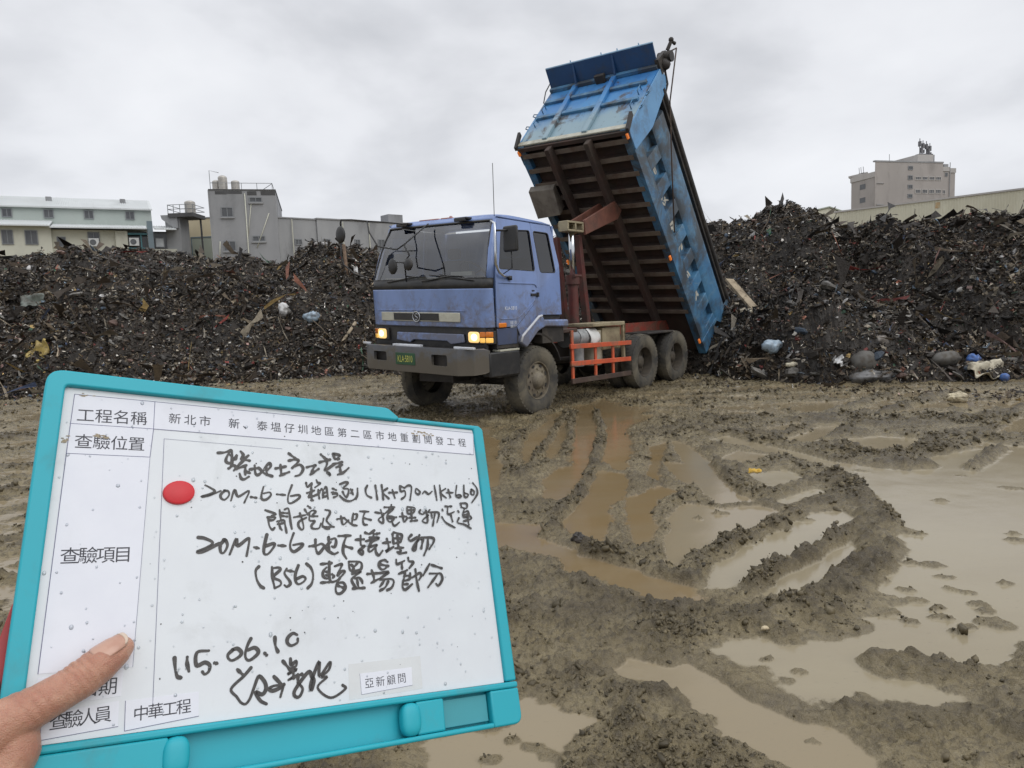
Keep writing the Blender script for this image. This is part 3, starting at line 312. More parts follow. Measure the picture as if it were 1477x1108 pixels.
damp = np.where(sd > 0, .55+.45*np.minimum(out/.12, 1), np.exp(-inn/.035)*.7)
h = h+damp*(rough-.008+.10*clod+.06*lump)
h = h+generic*(streak*.080-.038)*np.where(sd > 0, 1, .2)
for w, hh, pts in RIDGE:
    P = [(a/100, b/100) for a, b in pts]; pa = np.array(P); m = .5
    q = np.nonzero((X > pa[:, 0].min()-m) & (X < pa[:, 0].max()+m) & (Y > pa[:, 1].min()-m) & (Y < pa[:, 1].max()+m))[0]
    d = segdist(wx[q], wy[q], P, False); w_ = w/100*.66
    prof = np.clip(1.25-d/(1.55*w_), 0, 1); prof = prof*prof*(3-2*prof)
    k_ = .34 if np.hypot(*(pa[-1]-pa[0])) < .28 else 1.
    h[q] = np.maximum(h[q], h[q]*(1-prof)+prof*k_*(hh/100*(.40+.9*fbm(X[q], Y[q], .13, 3, .6, 29))+.060*np.abs(fbm(X[q], Y[q], .062, 3, .65, 33))+.006))
# the tyres have pressed banks of mud up beside them
tu = np.array([math.cos(R(51.027)), math.sin(R(51.027))]); tv = np.array([tu[1], -tu[0]])
for u_, v_ in ((0, 1.09), (0, -1.09), (3.314, 1.07), (4.621, 1.07)):
    c0 = np.array([-.5501, 11.0383])+tu*u_+tv*v_; a = (X-c0[0])*tu[0]+(Y-c0[1])*tu[1]; b_ = (X-c0[0])*tv[0]+(Y-c0[1])*tv[1]
    bank = np.exp(-((np.abs(b_)-.20)/.07)**2)*np.exp(-(a/.42)**2)+.8*np.exp(-((np.abs(a)-.40)/.09)**2)*np.exp(-(b_/.18)**2)
    h = np.where(bank > .04, np.maximum(h, bank*(.055+.05*fbm(X, Y, .1, 3, .6, 63))), h)
an_ = np.arctan2(Y-10.2, X-.2); rr_ = np.hypot(X-.2, Y-10.2)
fan = vnoise(an_*9+.15*fbm(X, Y, 1.2, 2, .5, 151), rr_*.22, 153)+.5*vnoise(an_*21, rr_*.3, 157)
fan = fan*np.clip((rr_-1.2)/1.5, 0, 1)*np.clip((9-rr_)/3, 0, 1)*np.clip((X+.3)/.8, 0, 1)*np.clip((10.6-Y)/1., 0, 1)
h = h+np.where(h > -.004, fan*.030*(.6+1.2*np.abs(fbm(X, Y, .1, 3, .6, 159))), 0)
fade = np.clip((21-Y)/3, 0, 1)*np.clip((16-np.abs(X))/3, 0, 1)
h = h*fade
# tyre ruts: the truck has sunk a little
wet = np.clip((-h+.0005)/.010, 0, 1); wet = wet*wet*(3-2*wet); film = np.where(sd > 0, np.exp(-out/.07), 1.)*np.clip(1-h/.05, 0, 1); h = np.maximum(h, 0)
h = h+wet*.0012*fbm(X, Y, .22, 3, .5, 51)
gz = np.zeros(gx.shape); gz[ix] = h
gw = np.full(gx.shape, .3); gw[ix] = wet
gf = np.full(gx.shape, .2); gf[ix] = film
gs = np.full(gx.shape, .6); gs[ix] = silt
ga = np.zeros(gx.shape); ga[ix] = np.clip(h/.09, 0, 1)
nx, ny = shp
I = np.arange(nx*ny).reshape(nx, ny)
F = np.stack([I[:-1, :-1], I[1:, :-1], I[1:, 1:], I[:-1, 1:]], -1).reshape(-1, 4)
m_mud, t, p = newmat('wet_mud')
at = lambda n: N(t, 'ShaderNodeAttribute', attribute_name=n).outputs['Fac']
v = objco(t)
n1 = noise(t, 2.2, 6, .6, v); n2 = noise(t, 26, 5, .65, v); n3 = noise(t, 120, 3, .6, v)
base = ramp(t, n1, [(.3, (.118, .094, .050)), (.5, (.192, .156, .088)), (.68, (.262, .218, .132))])
base = mixc(t, math_(t, 'MULTIPLY', ramp(t, n2, [(.36, 1), (.52, 0)]), .66), base, (.052, .042, .028))
base = mixc(t, math_(t, 'MULTIPLY', ramp(t, n3, [(.56, 0), (.70, 1)]), .40), base, (.25, .225, .17))
base = mixc(t, math_(t, 'MULTIPLY', ramp(t, at('ridge'), [(.25, 0), (.75, 1)]), .62), base, (.058, .047, .033))
base = mixc(t, math_(t, 'MULTIPLY', ramp(t, noise(t, 1.5, 6, .65, objco(t, (.45, 1.5, 1))), [(.50, 0), (.62, 1)]), .45), base, (.060, .048, .033))
wat = mixc(t, at('silt'), (.205, .146, .074), (.285, .244, .163))
wat = mixc(t, math_(t, 'MULTIPLY', ramp(t, noise(t, 1.1, 6, .6, objco(t, (.6, 1.6, 1))), [(.40, 0), (.66, 1)]), .45), wat, (.235, .195, .13))
wat = mixc(t, math_(t, 'MULTIPLY', ramp(t, noise(t, 40, 4, .7, objco(t, (.5, 1.5, 1))), [(.62, 0), (.70, 1)]), .25), wat, (.10, .085, .065))
w_ = at('wet'); fl = math_(t, 'MULTIPLY', at('film'), math_(t, 'ADD', noise(t, 9, 4, .6, v), .35))
base = mixc(t, math_(t, 'MULTIPLY', fl, .55), base, mixc(t, .45, wat, (.10, .082, .052)))
col = mixc(t, w_, base, wat)
rg = mixc(t, w_, math_(t, 'MULTIPLY', ramp(t, n2, [(.35, .13), (.65, .38)]), math_(t, 'SUBTRACT', 1.0, math_(t, 'MULTIPLY', fl, .6))), mixc(t, at('silt'), (.07, .07, .07), (.13, .13, .13)))
setp(t, p, Base_Color=col, Roughness=rg, IOR=1.36)
b1 = N(t, 'ShaderNodeBump'); b1.inputs['Distance'].default_value = .02
t.links.new(math_(t, 'ADD', math_(t, 'MULTIPLY', n2, 1.), math_(t, 'MULTIPLY', n3, .55)), b1.inputs['Height'])
t.links.new(math_(t, 'ADD', math_(t, 'MULTIPLY', math_(t, 'SUBTRACT', 1.0, w_), .72), .035), b1.inputs['Strength'])
t.links.new(b1.outputs[0], p.inputs['Normal'])
g = npmesh('muddy_ground', np.stack([gx, gy, gz], 1), F, m_mud, smooth=True, attrs=dict(film=gf, wet=gw, silt=gs, ridge=ga))
tag(g, 'churned brown mud with flooded wheel ruts and puddles', 'ground', kind='structure')

# loose crumbs of mud lying on the churned parts
rs = np.random.RandomState(77)
dry = np.nonzero((wet < .02) & (h > .006) & (Y < 15) & (np.abs(X) < Y*.95+.5) & (h > .004))[0]
wgt = (1/np.maximum(Y[dry], 2)**.4)*(.35+2.2*np.clip(h[dry]/.06, 0, 1.4)**2)*np.clip(.5+3*fbm(X[dry], Y[dry], .5, 3, .5, 67), .05, 2)
wgt = wgt*np.gradient(xs)[ix[dry]//ny]*np.gradient(ys)[ix[dry] % ny]*np.maximum(1, 30/np.maximum(Y[dry], 2)**1.6)
nc = 38000; pk = dry[rs.choice(len(dry), nc, p=wgt/wgt.sum())]
cx = X[pk]+rs.normal(0, .006, nc)*Y[pk]/3; cy = Y[pk]+rs.normal(0, .006, nc)*Y[pk]/3
cs = np.clip(np.exp(rs.normal(math.log(.0052), .50, nc))*(Y[pk]/4.5)**.85, .0016, .018)
kv = np.array([(a, b, c) for a in (-1, 1) for b in (-1, 1) for c in (-1, 1)], float); kf = np.array([(0, 1, 3, 2), (4, 6, 7, 5), (0, 4, 5, 1), (2, 3, 7, 6), (0, 2, 6, 4), (1, 5, 7, 3)])
V = kv[None]*(1+rs.normal(0, .26, (nc, 8, 3)))*cs[:, None, None]*rs.uniform(.55, 1.5, (nc, 1, 3))
an = rs.uniform(0, 6.3, nc); ca, sa = np.cos(an)[:, None], np.sin(an)[:, None]; x_ = V[..., 0]*ca-V[..., 1]*sa; y_ = V[..., 0]*sa+V[..., 1]*ca; z_ = V[..., 2]*.8+x_*rs.normal(0, .5, (nc, 1))
V = np.stack([x_+cx[:, None], y_+cy[:, None], z_+(h[pk]-cs*.25)[:, None]], -1).reshape(-1, 3)
Fc = (np.arange(nc)[:, None, None]*8+kf[None]).reshape(-1, 4)
cc = np.array([(.155, .126, .074)])*np.minimum(np.exp(rs.normal(-.42, .35, (nc, 1))), 1.1)
m_crumb, t, p = newmat('mud_crumb'); setp(t, p, Base_Color=N(t, 'ShaderNodeAttribute', attribute_name='tint').outputs['Color'], Roughness=.42, IOR=1.36)
tag(npmesh('mud_crumbs', V, Fc, m_crumb, smooth=True, cols=np.repeat(cc, 8, 0)), 'loose wet crumbs of mud strewn over the churned ground', 'mud', kind='stuff')
# ------------------------------------------------------------------ rubbish heaps
CR = np.array(CREST); BS = np.array(BASE)
def heap_z(x, y, detail=True):
    yb = np.interp(x, BS[:, 0], BS[:, 1])+.5*fbm(x, x*0, 2.4, 3, .5, 61); yc = np.interp(x, CR[:, 0], CR[:, 1]); zc = np.interp(x, CR[:, 0], CR[:, 2])-.13-.20*np.clip((x-8.6)/1.2, 0, 1)
    t_ = (y-yb)/(yc-yb); tt = np.clip(t_, 0, 1)
    z = zc*(1-(1-tt)**(1.55-.27*np.clip((x-4)/3, 0, 1)))-.35*np.maximum(t_-1.1, 0)-.25*np.clip(-t_*4, 0, 1)
    # the fresh load in front of the right heap, and the spill behind the truck
    for cx, cy, r, hh in ((6.7, 14.6, 2.5, 1.55), (5.2, 16.4, 1.9, 1.3), (8.2, 13.4, 1.5, .75)):
        q = np.clip(1-((x-cx)**2+(y-cy)**2)/r**2, 0, 1); z = np.maximum(z, hh*q**.8-.12*(q <= 0)-.02)
    up = np.clip((z+.05)/.6, 0, 1)
    edge = np.clip(1-np.abs(t_-1)/.12, 0, 1)
    z = z+up*(.58*fbm(x, y, 1.5, 3, .5, 71)*(1-.7*edge))
    if detail: z = z+up*(.42*np.abs(fbm(x, y, .60, 3, .6, 77))+.17*np.abs(fbm(x, y, .27, 2, .5, 87))+.13*fbm(x, y, .16, 3, .6, 83)-.11)
    return z
def heap_grid(x0, x1, n, m):
    xx = np.linspace(x0, x1, n); tt = np.linspace(-.35, 1.45, m)
    A, T = np.meshgrid(xx, tt, indexing='ij')
    yb = np.interp(A, BS[:, 0], BS[:, 1])-.4; yc = np.interp(A, CR[:, 0], CR[:, 2]*0+CR[:, 1])
    yb = np.where(A > 2.3, np.minimum(yb, 15.4-np.clip((A-3.3)*1.3, -1.3, 4.0)), yb)
    Yg = yb+(T)*(yc-yb); Z = heap_z(A, Yg)
    I = np.arange(n*m).reshape(n, m); F = np.stack([I[:-1, :-1], I[1:, :-1], I[1:, 1:], I[:-1, 1:]], -1).reshape(-1, 4)
    return np.stack([A.ravel(), Yg.ravel(), Z.ravel()], 1), F
PAL = [((.014, .011, .009), 20), ((.030, .023, .017), 24), ((.055, .042, .031), 18), ((.020, .020, .022), 9), ((.105, .083, .058), 12), ((.17, .145, .11), 9), ((.28, .255, .21), 6.5), ((.46, .44, .40), 4.0), ((.72, .72, .70), 2.6),
       ((.05, .07, .13), .9), ((.05, .11, .075), .7), ((.20, .045, .04), .7), ((.34, .25, .11), .9), ((.25, .115, .085), 1.0), ((.16, .22, .29), .9), ((.33, .22, .21), .8)]
def fragments(n, pts, nrm, rs, size, big=.15):
    """n crumpled scraps, straps and clods: vertices, quads and one colour each"""
    pw = np.array([w for _, w in PAL]); pw = pw/pw.sum(); pc = np.array([c for c, _ in PAL])
    col = pc[rs.choice(len(PAL), n, p=pw)]*np.exp(rs.normal(0, .34, (n, 1)))
    a = rs.normal(size=(n, 3)); a /= np.linalg.norm(a, axis=1, keepdims=True)
    a = a-.55*nrm*(a*nrm).sum(1, keepdims=True); a /= np.linalg.norm(a, axis=1, keepdims=True)
    b = np.cross(a, nrm+rs.normal(0, .5, (n, 3))); b /= np.linalg.norm(b, axis=1, keepdims=True)
    c = np.cross(a, b)
    kind = rs.rand(n); flat = size > big; kind = np.where(flat, kind*0+.1, kind)
    pale = col.mean(1) > .35; size = np.where(pale, np.minimum(size, rs.uniform(.025, .085, n)), size); flat = size > big
    dk = np.where(flat & (kind > .5), .55, 1.)[:, None]; col = np.where(flat[:, None] & (kind > .5)[:, None], np.minimum(col, .11)*dk, col)*np.array([[1.20, 1.15, 1.07]])
    L = size*np.where(kind < .5, 2.6, 1.1); Wd = np.where(flat & (kind < .5), rs.uniform(.008, .022, n), size*np.where(kind < .5, .16, .7))
    u = np.linspace(-.5, .5, 4); w = np.linspace(-.5, .5, 2)
    bend = rs.normal(0, .45, (n, 1, 1)); tw = rs.normal(0, .4, (n, 1, 1)); sway = rs.normal(0, .35, (n, 1, 1))
    U = u[None, :, None]+rs.normal(0, .07, (n, 4, 2)); Wv = w[None, None, :]*(1+rs.normal(0, .3, (n, 4, 2)))+sway*(u*u)[None, :, None]*np.where(kind < .5, 4, .6)[:, None, None]
    H = bend*(U*U*2-.3)+tw*U*Wv*2+rs.normal(0, .12, (n, 4, 2))
    V = pts[:, None, None, :]+(U*L[:, None, None])[..., None]*a[:, None, None, :]+(Wv*Wd[:, None, None])[..., None]*b[:, None, None, :]+(H*size[:, None, None]*.9)[..., None]*c[:, None, None, :]
    V = V.reshape(-1, 3)
    q = np.array([(i*2, i*2+1, i*2+3, i*2+2) for i in range(3)])
    F = (np.arange(n)[:, None, None]*8+q[None]).reshape(-1, 4)
    return V, F, np.repeat(col, 8, 0)
_g = np.linspace(-1, 1, 3); _cv = []; _cf = []; _key = {}
for ax in range(3):
    for sg in (-1, 1):
        for i in range(2):
            for j in range(2):
                q = []
                for di, dj in ((0, 0), (1, 0), (1, 1), (0, 1)):
                    c = [0, 0, 0]; c[ax] = sg; c[(ax+1) % 3] = _g[i+di]; c[(ax+2) % 3] = _g[j+dj]*1.0
                    k = tuple(c)
                    if k not in _key: _key[k] = len(_cv); _cv.append(np.array(c)/np.linalg.norm(c))
                    q.append(_key[k])
                _cf.append(q if sg > 0 else q[::-1])
_cv = np.array(_cv); _cf = np.array(_cf)
def lumps(n, pts, rs, size):
    """n squashed bags, clods and bundles"""
    pc = np.array([(.03, .026, .022), (.055, .045, .036), (.085, .078, .068), (.14, .132, .118), (.24, .23, .21), (.42, .41, .40), (.07, .10, .14), (.16, .10, .08)])
    col = pc[rs.choice(len(pc), n, p=[.28, .24, .16, .12, .09, .05, .03, .03])]*np.exp(rs.normal(0, .25, (n, 1)))
    k = len(_cv); V = _cv[None]*(1+rs.normal(0, .16, (n, k, 1)))
    sc = size[:, None]*rs.uniform(.5, 1.5, (n, 3)); sc[:, 2] *= .6
    V = V*sc[:, None, :]; a = rs.uniform(0, 6.3, n); ca, sa = np.cos(a)[:, None], np.sin(a)[:, None]
    tl = rs.normal(0, .4, n)[:, None]
    x = V[..., 0]*ca-V[..., 1]*sa; y = V[..., 0]*sa+V[..., 1]*ca; z = V[..., 2]+x*tl
    V = np.stack([x, y, z], -1)+pts[:, None, :]
    F = (np.arange(n)[:, None, None]*k+_cf[None]).reshape(-1, 4)
    return V.reshape(-1, 3), F, np.repeat(col, k, 0)
def heap_normal(x, y):
    e = .12; dzx = (heap_z(x+e, y, False)-heap_z(x-e, y, False))/(2*e); dzy = (heap_z(x, y+e, False)-heap_z(x, y-e, False))/(2*e)
    n = np.stack([-dzx, -dzy, np.ones_like(x)], 1); return n/np.linalg.norm(n, axis=1, keepdims=True)
m_heap, t, p = newmat('landfill_waste')
tint = N(t, 'ShaderNodeAttribute', attribute_name='tint').outputs['Color']
v = objco(t); n2 = noise(t, 9, 6, .7, v)
c = mixc(t, ramp(t, n2, [(.35, .0), (.62, .65)]), tint, mixc(t, .7, tint, (.022, .018, .014)))
setp(t, p, Base_Color=c, Roughness=ramp(t, n2, [(.3, .28), (.7, .7)]), IOR=1.4)
bump(t, p, noise(t, 30, 5, .7, v), .6, .03)
def heap(name, x0, x1, n, m, nf, label, seed, bias):
    rs = np.random.RandomState(seed)
    V, F = heap_grid(x0, x1, n, m)
    cv = np.array([(.030, .0245, .019)])*np.exp(1.1*fbm(V[:, 0], V[:, 1], .6, 4, .6, 90))[:, None]*(.75+.5*rs.rand(len(V), 1))
    x = rs.uniform(x0, x1, nf); tt = rs.rand(nf)**bias*1.14-.08
    yb = np.interp(x, BS[:, 0], BS[:, 1]); yc = np.interp(x, CR[:, 0], CR[:, 1])
    yb = np.where(x > 2.9, np.minimum(yb, 14.9-np.clip((x-3.6)*1.25, -.9, 3.8)), yb)
    y = yb+tt*(yc-yb); z = heap_z(x, y); nr = heap_normal(x, y)
    size = np.clip(np.exp(rs.normal(math.log(.040), .62, nf)), .014, .105)
    patch = fbm(x, y+z*.7, 1.3, 3, .55, 141); size = size*np.exp(.35*patch); lng = rs.rand(nf) < .007; size = np.where(lng, rs.uniform(.16, .38, nf), size)
    keep = (z > -.03) & (rs.rand(nf) < .97+.5*patch); x, y, z, nr, size = x[keep], y[keep], np.maximum(z, .0)[keep], nr[keep], size[keep]
    P = np.stack([x, y, z], 1)+nr*(size*rs.uniform(.0, .55, len(size)))[:, None]
    FV, FF, FC = fragments(len(x), P, nr, rs, size)
    FC = FC*np.repeat(np.exp(.75*fbm(x, y+z, .9, 3, .55, 161)), 8)[:, None]
    q = rs.choice(len(x), len(x)//18, replace=False); LV, LF, LC = lumps(len(q), np.stack([x, y, z], 1)[q]+nr[q]*.02, rs, np.clip(np.exp(rs.normal(math.log(.036), .5, len(q))), .015, .13))
    o = npmesh(name, np.concatenate([V, FV, LV]), np.concatenate([F, FF+len(V), LF+len(V)+len(FV)]), m_heap, smooth=False, cols=np.concatenate([cv, FC, LC]))
    tag(o, label, 'rubbish heap', kind='stuff'); return o
heap('rubbish_heap', -24, 2.2, 760, 150, 185000, 'long dark heap of excavated rubbish behind the truck cab, below the white and grey buildings', 3, 1.25)
heap('rubbish_heap', 2.2, 17, 520, 170, 185000, 'tall dark heap of excavated rubbish beside the raised truck bed, below the pinkish tower block', 5, 1.1)
# scraps trodden into the mud in front of the heaps
rs = np.random.RandomState(12); nsc = 2600
x = rs.uniform(-14, 12, nsc); yb = np.interp(x, BS[:, 0], BS[:, 1]); yb = np.where(x > 3.6, np.minimum(yb, 15.0-np.clip((x-3.6)*1.25, 0, 4.1)), yb)
y = yb-.1-np.abs(rs.normal(0, 1.0, nsc)); up = np.tile(np.array([[0, 0, 1.]]), (nsc, 1))
size = np.clip(np.exp(rs.normal(math.log(.045), .5, nsc)), .015, .2)
FV, FF, FC = fragments(nsc, np.stack([x, y, .02+0*x], 1), up, rs, size)
tag(npmesh('scattered_litter', FV, FF, m_heap, cols=FC*1.2), 'small scraps of rubbish trodden into the mud along the foot of the heaps', 'litter', kind='stuff')
# ------------------------------------------------------------------ the tipper truck (local: u to the rear, v to its left, w up)
TX = lambda p: (p[0], -p[1], p[2])
TB = MB
LEAN = .038                                   # the sprung body leans towards its driver side on the soft ground
def TXS(p):
    u = p[0] if p[0] > -.85 else -.85+(p[0]+.85)*.60
    return (u, -p[1], p[2]+(1.2-p[1])*LEAN)
TXL = lambda p: (p[0], -p[1], p[2]+(1.2-p[1])*LEAN)
def T(): return MB(TXS)
def TL(): return MB(TXL)
def TR(): return MB(TX)
def splashed(name, c1, c2, rough, top, span, mud, coat=0, amt=.85):
    """paint with road mud thrown up over its lower part"""
    m, t, p = newmat(name); v = objco(t); sx = N(t, 'ShaderNodeSeparateXYZ'); t.links.new(v, sx.inputs[0])
    n1 = noise(t, 1.4, 5, .6, v); n2 = noise(t, 7, 8, .72, v, .3); n3 = noise(t, 2.0, 6, .65, objco(t, (1, 1, .35)))
    c = mixc(t, ramp(t, n1, [(.35, 0), (.65, 1)]), c1, c2)
    low = math_(t, 'DIVIDE', math_(t, 'SUBTRACT', top, sx.outputs[2]), span)
    f = math_(t, 'MULTIPLY', ramp(t, math_(t, 'ADD', math_(t, 'MULTIPLY', low, .42), n2), [(.58, 0), (.80, 1)]), amt)
    g = math_(t, 'MULTIPLY', ramp(t, n3, [(.50, 0), (.72, 1)]), .40)
    c = mixc(t, g, c, (.085, .085, .095)); c = mixc(t, f, c, mud)
    setp(t, p, Base_Color=c, Roughness=math_(t, 'ADD', math_(t, 'MULTIPLY', math_(t, 'MAXIMUM', f, g), .35), rough))
    if coat: setp(t, p, Coat_Weight=coat, Coat_Roughness=.1)
    bump(t, p, n2, .05, .01); return m
m_blue = splashed('cab_blue_paint', (.190, .275, .53), (.158, .238, .465), .30, 1.9, 1.0, (.13, .11, .085), .25, .7)
m_black = paint('black_plastic', (.014, .014, .015), (.022, .022, .022), .45, 6, (.09, .08, .065), .5, 4)
m_dark = paint('dirty_dark_steel', (.020, .018, .017), (.035, .03, .027), .6, 5, (.085, .072, .055), .7, 3, bmp=.1)
m_grey = splashed('grey_bumper_paint', (.118, .125, .14), (.09, .095, .105), .42, 1.15, .35, (.105, .088, .062))
m_white = paint('chipped_white_and_highlight', (.62, .64, .68), (.5, .52, .56), .4, 5, (.25, .22, .17), .5, 6)
m_cream = paint('dirty_cream_trim', (.50, .49, .40), (.40, .39, .32), .4, 6, (.2, .17, .12), .5, 5)
m_red = paint('red_chassis_paint', (.30, .050, .030), (.20, .040, .028), .5, 4, (.10, .075, .05), .8, 3.2, thr=(.44, .6), bmp=.1)
m_orange = paint('orange_guard_paint', (.62, .115, .045), (.48, .085, .04), .45, 4, (.20, .14, .09), .75, 3.5, thr=(.48, .64))
m_dkred = paint('dark_red_hoist_paint', (.13, .030, .024), (.085, .022, .018), .5, 4, (.05, .04, .03), .8, 3.2, thr=(.42, .62))
m_rust = paint('rusty_muddy_steel', (.075, .045, .033), (.045, .03, .024), .75, 5, (.14, .115, .085), .75, 2.8, bmp=.2)
m_ribs = paint('mud_caked_rib', (.165, .135, .105), (.12, .09, .07), .8, 4, (.07, .035, .025), .7, 2.4, bmp=.2)
m_bed, t, p = newmat('worn_blue_bed_paint'); v = objco(t)
n1 = noise(t, 1.6, 5, .6, v); n2 = noise(t, 1.25, 8, .70, v, .4); n3 = noise(t, 3.2, 8, .72, objco(t, (.6, 1, 1.4)), .6)
c = mixc(t, ramp(t, n1, [(.35, 0), (.65, 1)]), (.036, .150, .31), (.085, .225, .37))
c = mixc(t, math_(t, 'MULTIPLY', ramp(t, n3, [(.54, 0), (.66, 1)]), .55), c, (.22, .31, .34))
c = mixc(t, math_(t, 'MULTIPLY', ramp(t, n2, [(.41, 0), (.57, 1)]), .9), c, (.046, .047, .046))
setp(t, p, Base_Color=c, Roughness=.5); bump(t, p, n3, .10, .01)
m_front, t, p = newmat('scoured_blue_panel'); v = objco(t)
sx = N(t, 'ShaderNodeSeparateXYZ'); t.links.new(v, sx.inputs[0])
n1 = noise(t, 1.6, 5, .6, v); n2 = noise(t, 3.0, 8, .7, v, .5); n3 = noise(t, 1.1, 5, .6, objco(t, (1, 2.5, .7)))
c = mixc(t, ramp(t, n1, [(.35, 0), (.65, 1)]), (.030, .155, .41), (.060, .24, .50))
wear = math_(t, 'MULTIPLY', ramp(t, math_(t, 'ADD', math_(t, 'MULTIPLY', math_(t, 'SUBTRACT', 5.30, sx.outputs[2]), 1.15), n3), [(.35, 0), (.95, 1)]), .8)   # sheet scoured pale along its lower half
c = mixc(t, wear, c, (.27, .36, .36)); c = mixc(t, math_(t, 'MULTIPLY', ramp(t, n2, [(.53, 0), (.61, 1)]), .85), c, (.065, .052, .045))
setp(t, p, Base_Color=c, Roughness=.45); bump(t, p, n2, .08, .01)
m_guardblue = paint('dark_blue_guard_paint', (.014, .058, .155), (.018, .07, .18), .45, 2, (.06, .06, .06), .5, 3)
m_tyre = paint('muddy_tyre_rubber', (.030, .029, .027), (.045, .042, .037), .8, 6, (.165, .145, .105), .8, 3.0, thr=(.40, .66), bmp=.25)
m_rim = paint('muddy_rim', (.21, .18, .125), (.12, .10, .075), .6, 7, (.05, .042, .034), .8, 5)
m_rimd = paint('shaded_muddy_rim', (.075, .062, .045), (.045, .038, .030), .7, 7, (.13, .11, .08), .6, 5)  # shade inside the deep rear dish is put into this darker rim
m_chrome = paint('chromed_rod', (.62, .64, .66), (.5, .52, .54), .18, 3, metal=1)
m_beige = paint('beige_painted_steel', (.34, .29, .185), (.26, .22, .14), .55, 4, (.12, .085, .05), .75, 3.2)
m_galv = paint('dented_grey_tank', (.30, .31, .32), (.20, .21, .22), .35, 4, (.13, .11, .085), .7, 4, metal=.4)
m_glass = glassy('tinted_glass', (.72, .75, .76), .10)
m_glassd = glassy('dark_side_glass', (.16, .17, .18), .05)
m_lamp = emit('lit_headlamp', (1, .60, .18), .85, (.7, .55, .3)); m_bulb = emit('glowing_bulb', (1, .80, .42), 2.6, (.9, .8, .6)); m_amberlit = emit('lit_amber_lamp', (1, .55, .10), .6, (.7, .4, .1))
m_amber = paint('amber_lens', (.75, .22, .02), (.6, .16, .015), .2); m_redl = emit('orange_marker_lamp', (1, .28, .05), .25, (.7, .17, .03))
m_text = paint('white_lettering', (.75, .78, .82), (.65, .68, .72), .5, 30)
m_plate = paint('green_number_plate', (.012, .075, .028), (.015, .06, .025), .4, 6, (.05, .045, .035), .5, 8); m_ptext = paint('yellow_plate_figures', (.55, .56, .12), (.42, .43, .10), .5, 9)
m_seat = paint('grey_seat_cloth', (.085, .085, .09), (.06, .06, .064), .8)
m_mirror = paint('mirror_glass', (.55, .57, .6), (.5, .52, .55), .05, metal=1)

truck = empty('dump_truck', (-.5501, 11.0383, -.012), R(51.027))
truck.location.z = -.020
tag(truck, 'blue-cabbed dump truck tipping its worn blue bed steeply over the rubbish heap', 'dump truck')
def lerp_tab(tab, x):
    for (a, fa), (b, fb) in zip(tab, tab[1:]):
        if x <= b: return fa+(fb-fa)*(max(x, a)-a)/(b-a)
    return tab[-1][1]
hw = lambda w: 1.2-.115*max(0, (w-2.0)/.8)**1.2
UF = [(1.2, -1.205), (1.33, -1.225), (1.86, -1.245), (2.0, -1.215), (2.79, -.725), (2.86, -.675), (2.95, -.6)]
DU = [(0, 0), (.4, .006), (.7, .022), (.82, .042), (.90, .085), (.95, .14), (.98, .20), (1.0, .30)]
NV = [-1, -.99, -.98, -.965, -.95, -.925, -.90, -.86, -.82, -.75, -.6, -.4, -.2, 0, .2, .4, .6, .75, .82, .86, .90, .925, .95, .965, .98, .99, 1]
def front(n, w, out=0): return (lerp_tab(UF, w)+lerp_tab(DU, abs(n))*(.83-.60*min(1, max(0, (w-2)/.80)))-out, n*hw(w), w)
def band(b, ws, ns, out=0):
    o = len(b.v); k = len(ns)
    b.add([front(n, w, out) for w in ws for n in ns], [(i*k+j, i*k+j+1, (i+1)*k+j+1, (i+1)*k+j) for i in range(len(ws)-1) for j in range(k-1)])
cab = empty('cab'); cab.parent = truck
def sub(o): return o
b = T()
band(b, [1.33, 1.345, 1.45, 1.6, 1.75, 1.845, 1.86], NV)
b.build('front_panel', m_blue, cab, smooth=True, solid=.02)
b = T(); band(b, [1.86, 1.93, 2.0], NV, -.004); b.build('scuttle_panel', m_black, cab, smooth=True, solid=.02)
b = T()
lo = [n for n in NV if n <= -.95]; hi = [n for n in NV if n >= .95]
wsx = [2.0, 2.2, 2.4, 2.6, 2.79]
band(b, wsx, lo); band(b, wsx, hi); band(b, [2.79, 2.82, 2.86], NV)
b.build('windscreen_pillars', m_blue, cab, smooth=True, solid=.02)
b = T(); band(b, wsx, [n for n in NV if abs(n) <= .95], -.003); b.build('windscreen', m_glass, cab, smooth=True)
b = T()
for s in (-1, 1): b.tube([front(s*.952, w, .004) for w in wsx], .012, 6)
b.tube([front(n, 2.0, .004) for n in NV if abs(n) <= .95], .012, 6); b.tube([front(n, 2.79, .006) for n in NV if abs(n) <= .95], .016, 6)
b.build('windscreen_seal', m_black, cab, smooth=True)
# roof
b = T(); UR = .575
def roof(s, t):
    t = 2*t-1; e = 1-abs(t)**7
    u0 = front(t, 2.86)[0]; u = u0+(UR-u0)*s
    zt = .075*(1-(1-min(1, s*1.3))**5)*(1-.30*s)*(1-max(0, (s-.93)/.07)**2*.6)
    return (u, t*hw(2.86-.05*s), 2.86-.055*s+zt*math.sqrt(max(e, 0)))
b.grid(roof, 26, 30); b.build('roof', m_blue, cab, smooth=True, solid=.015)
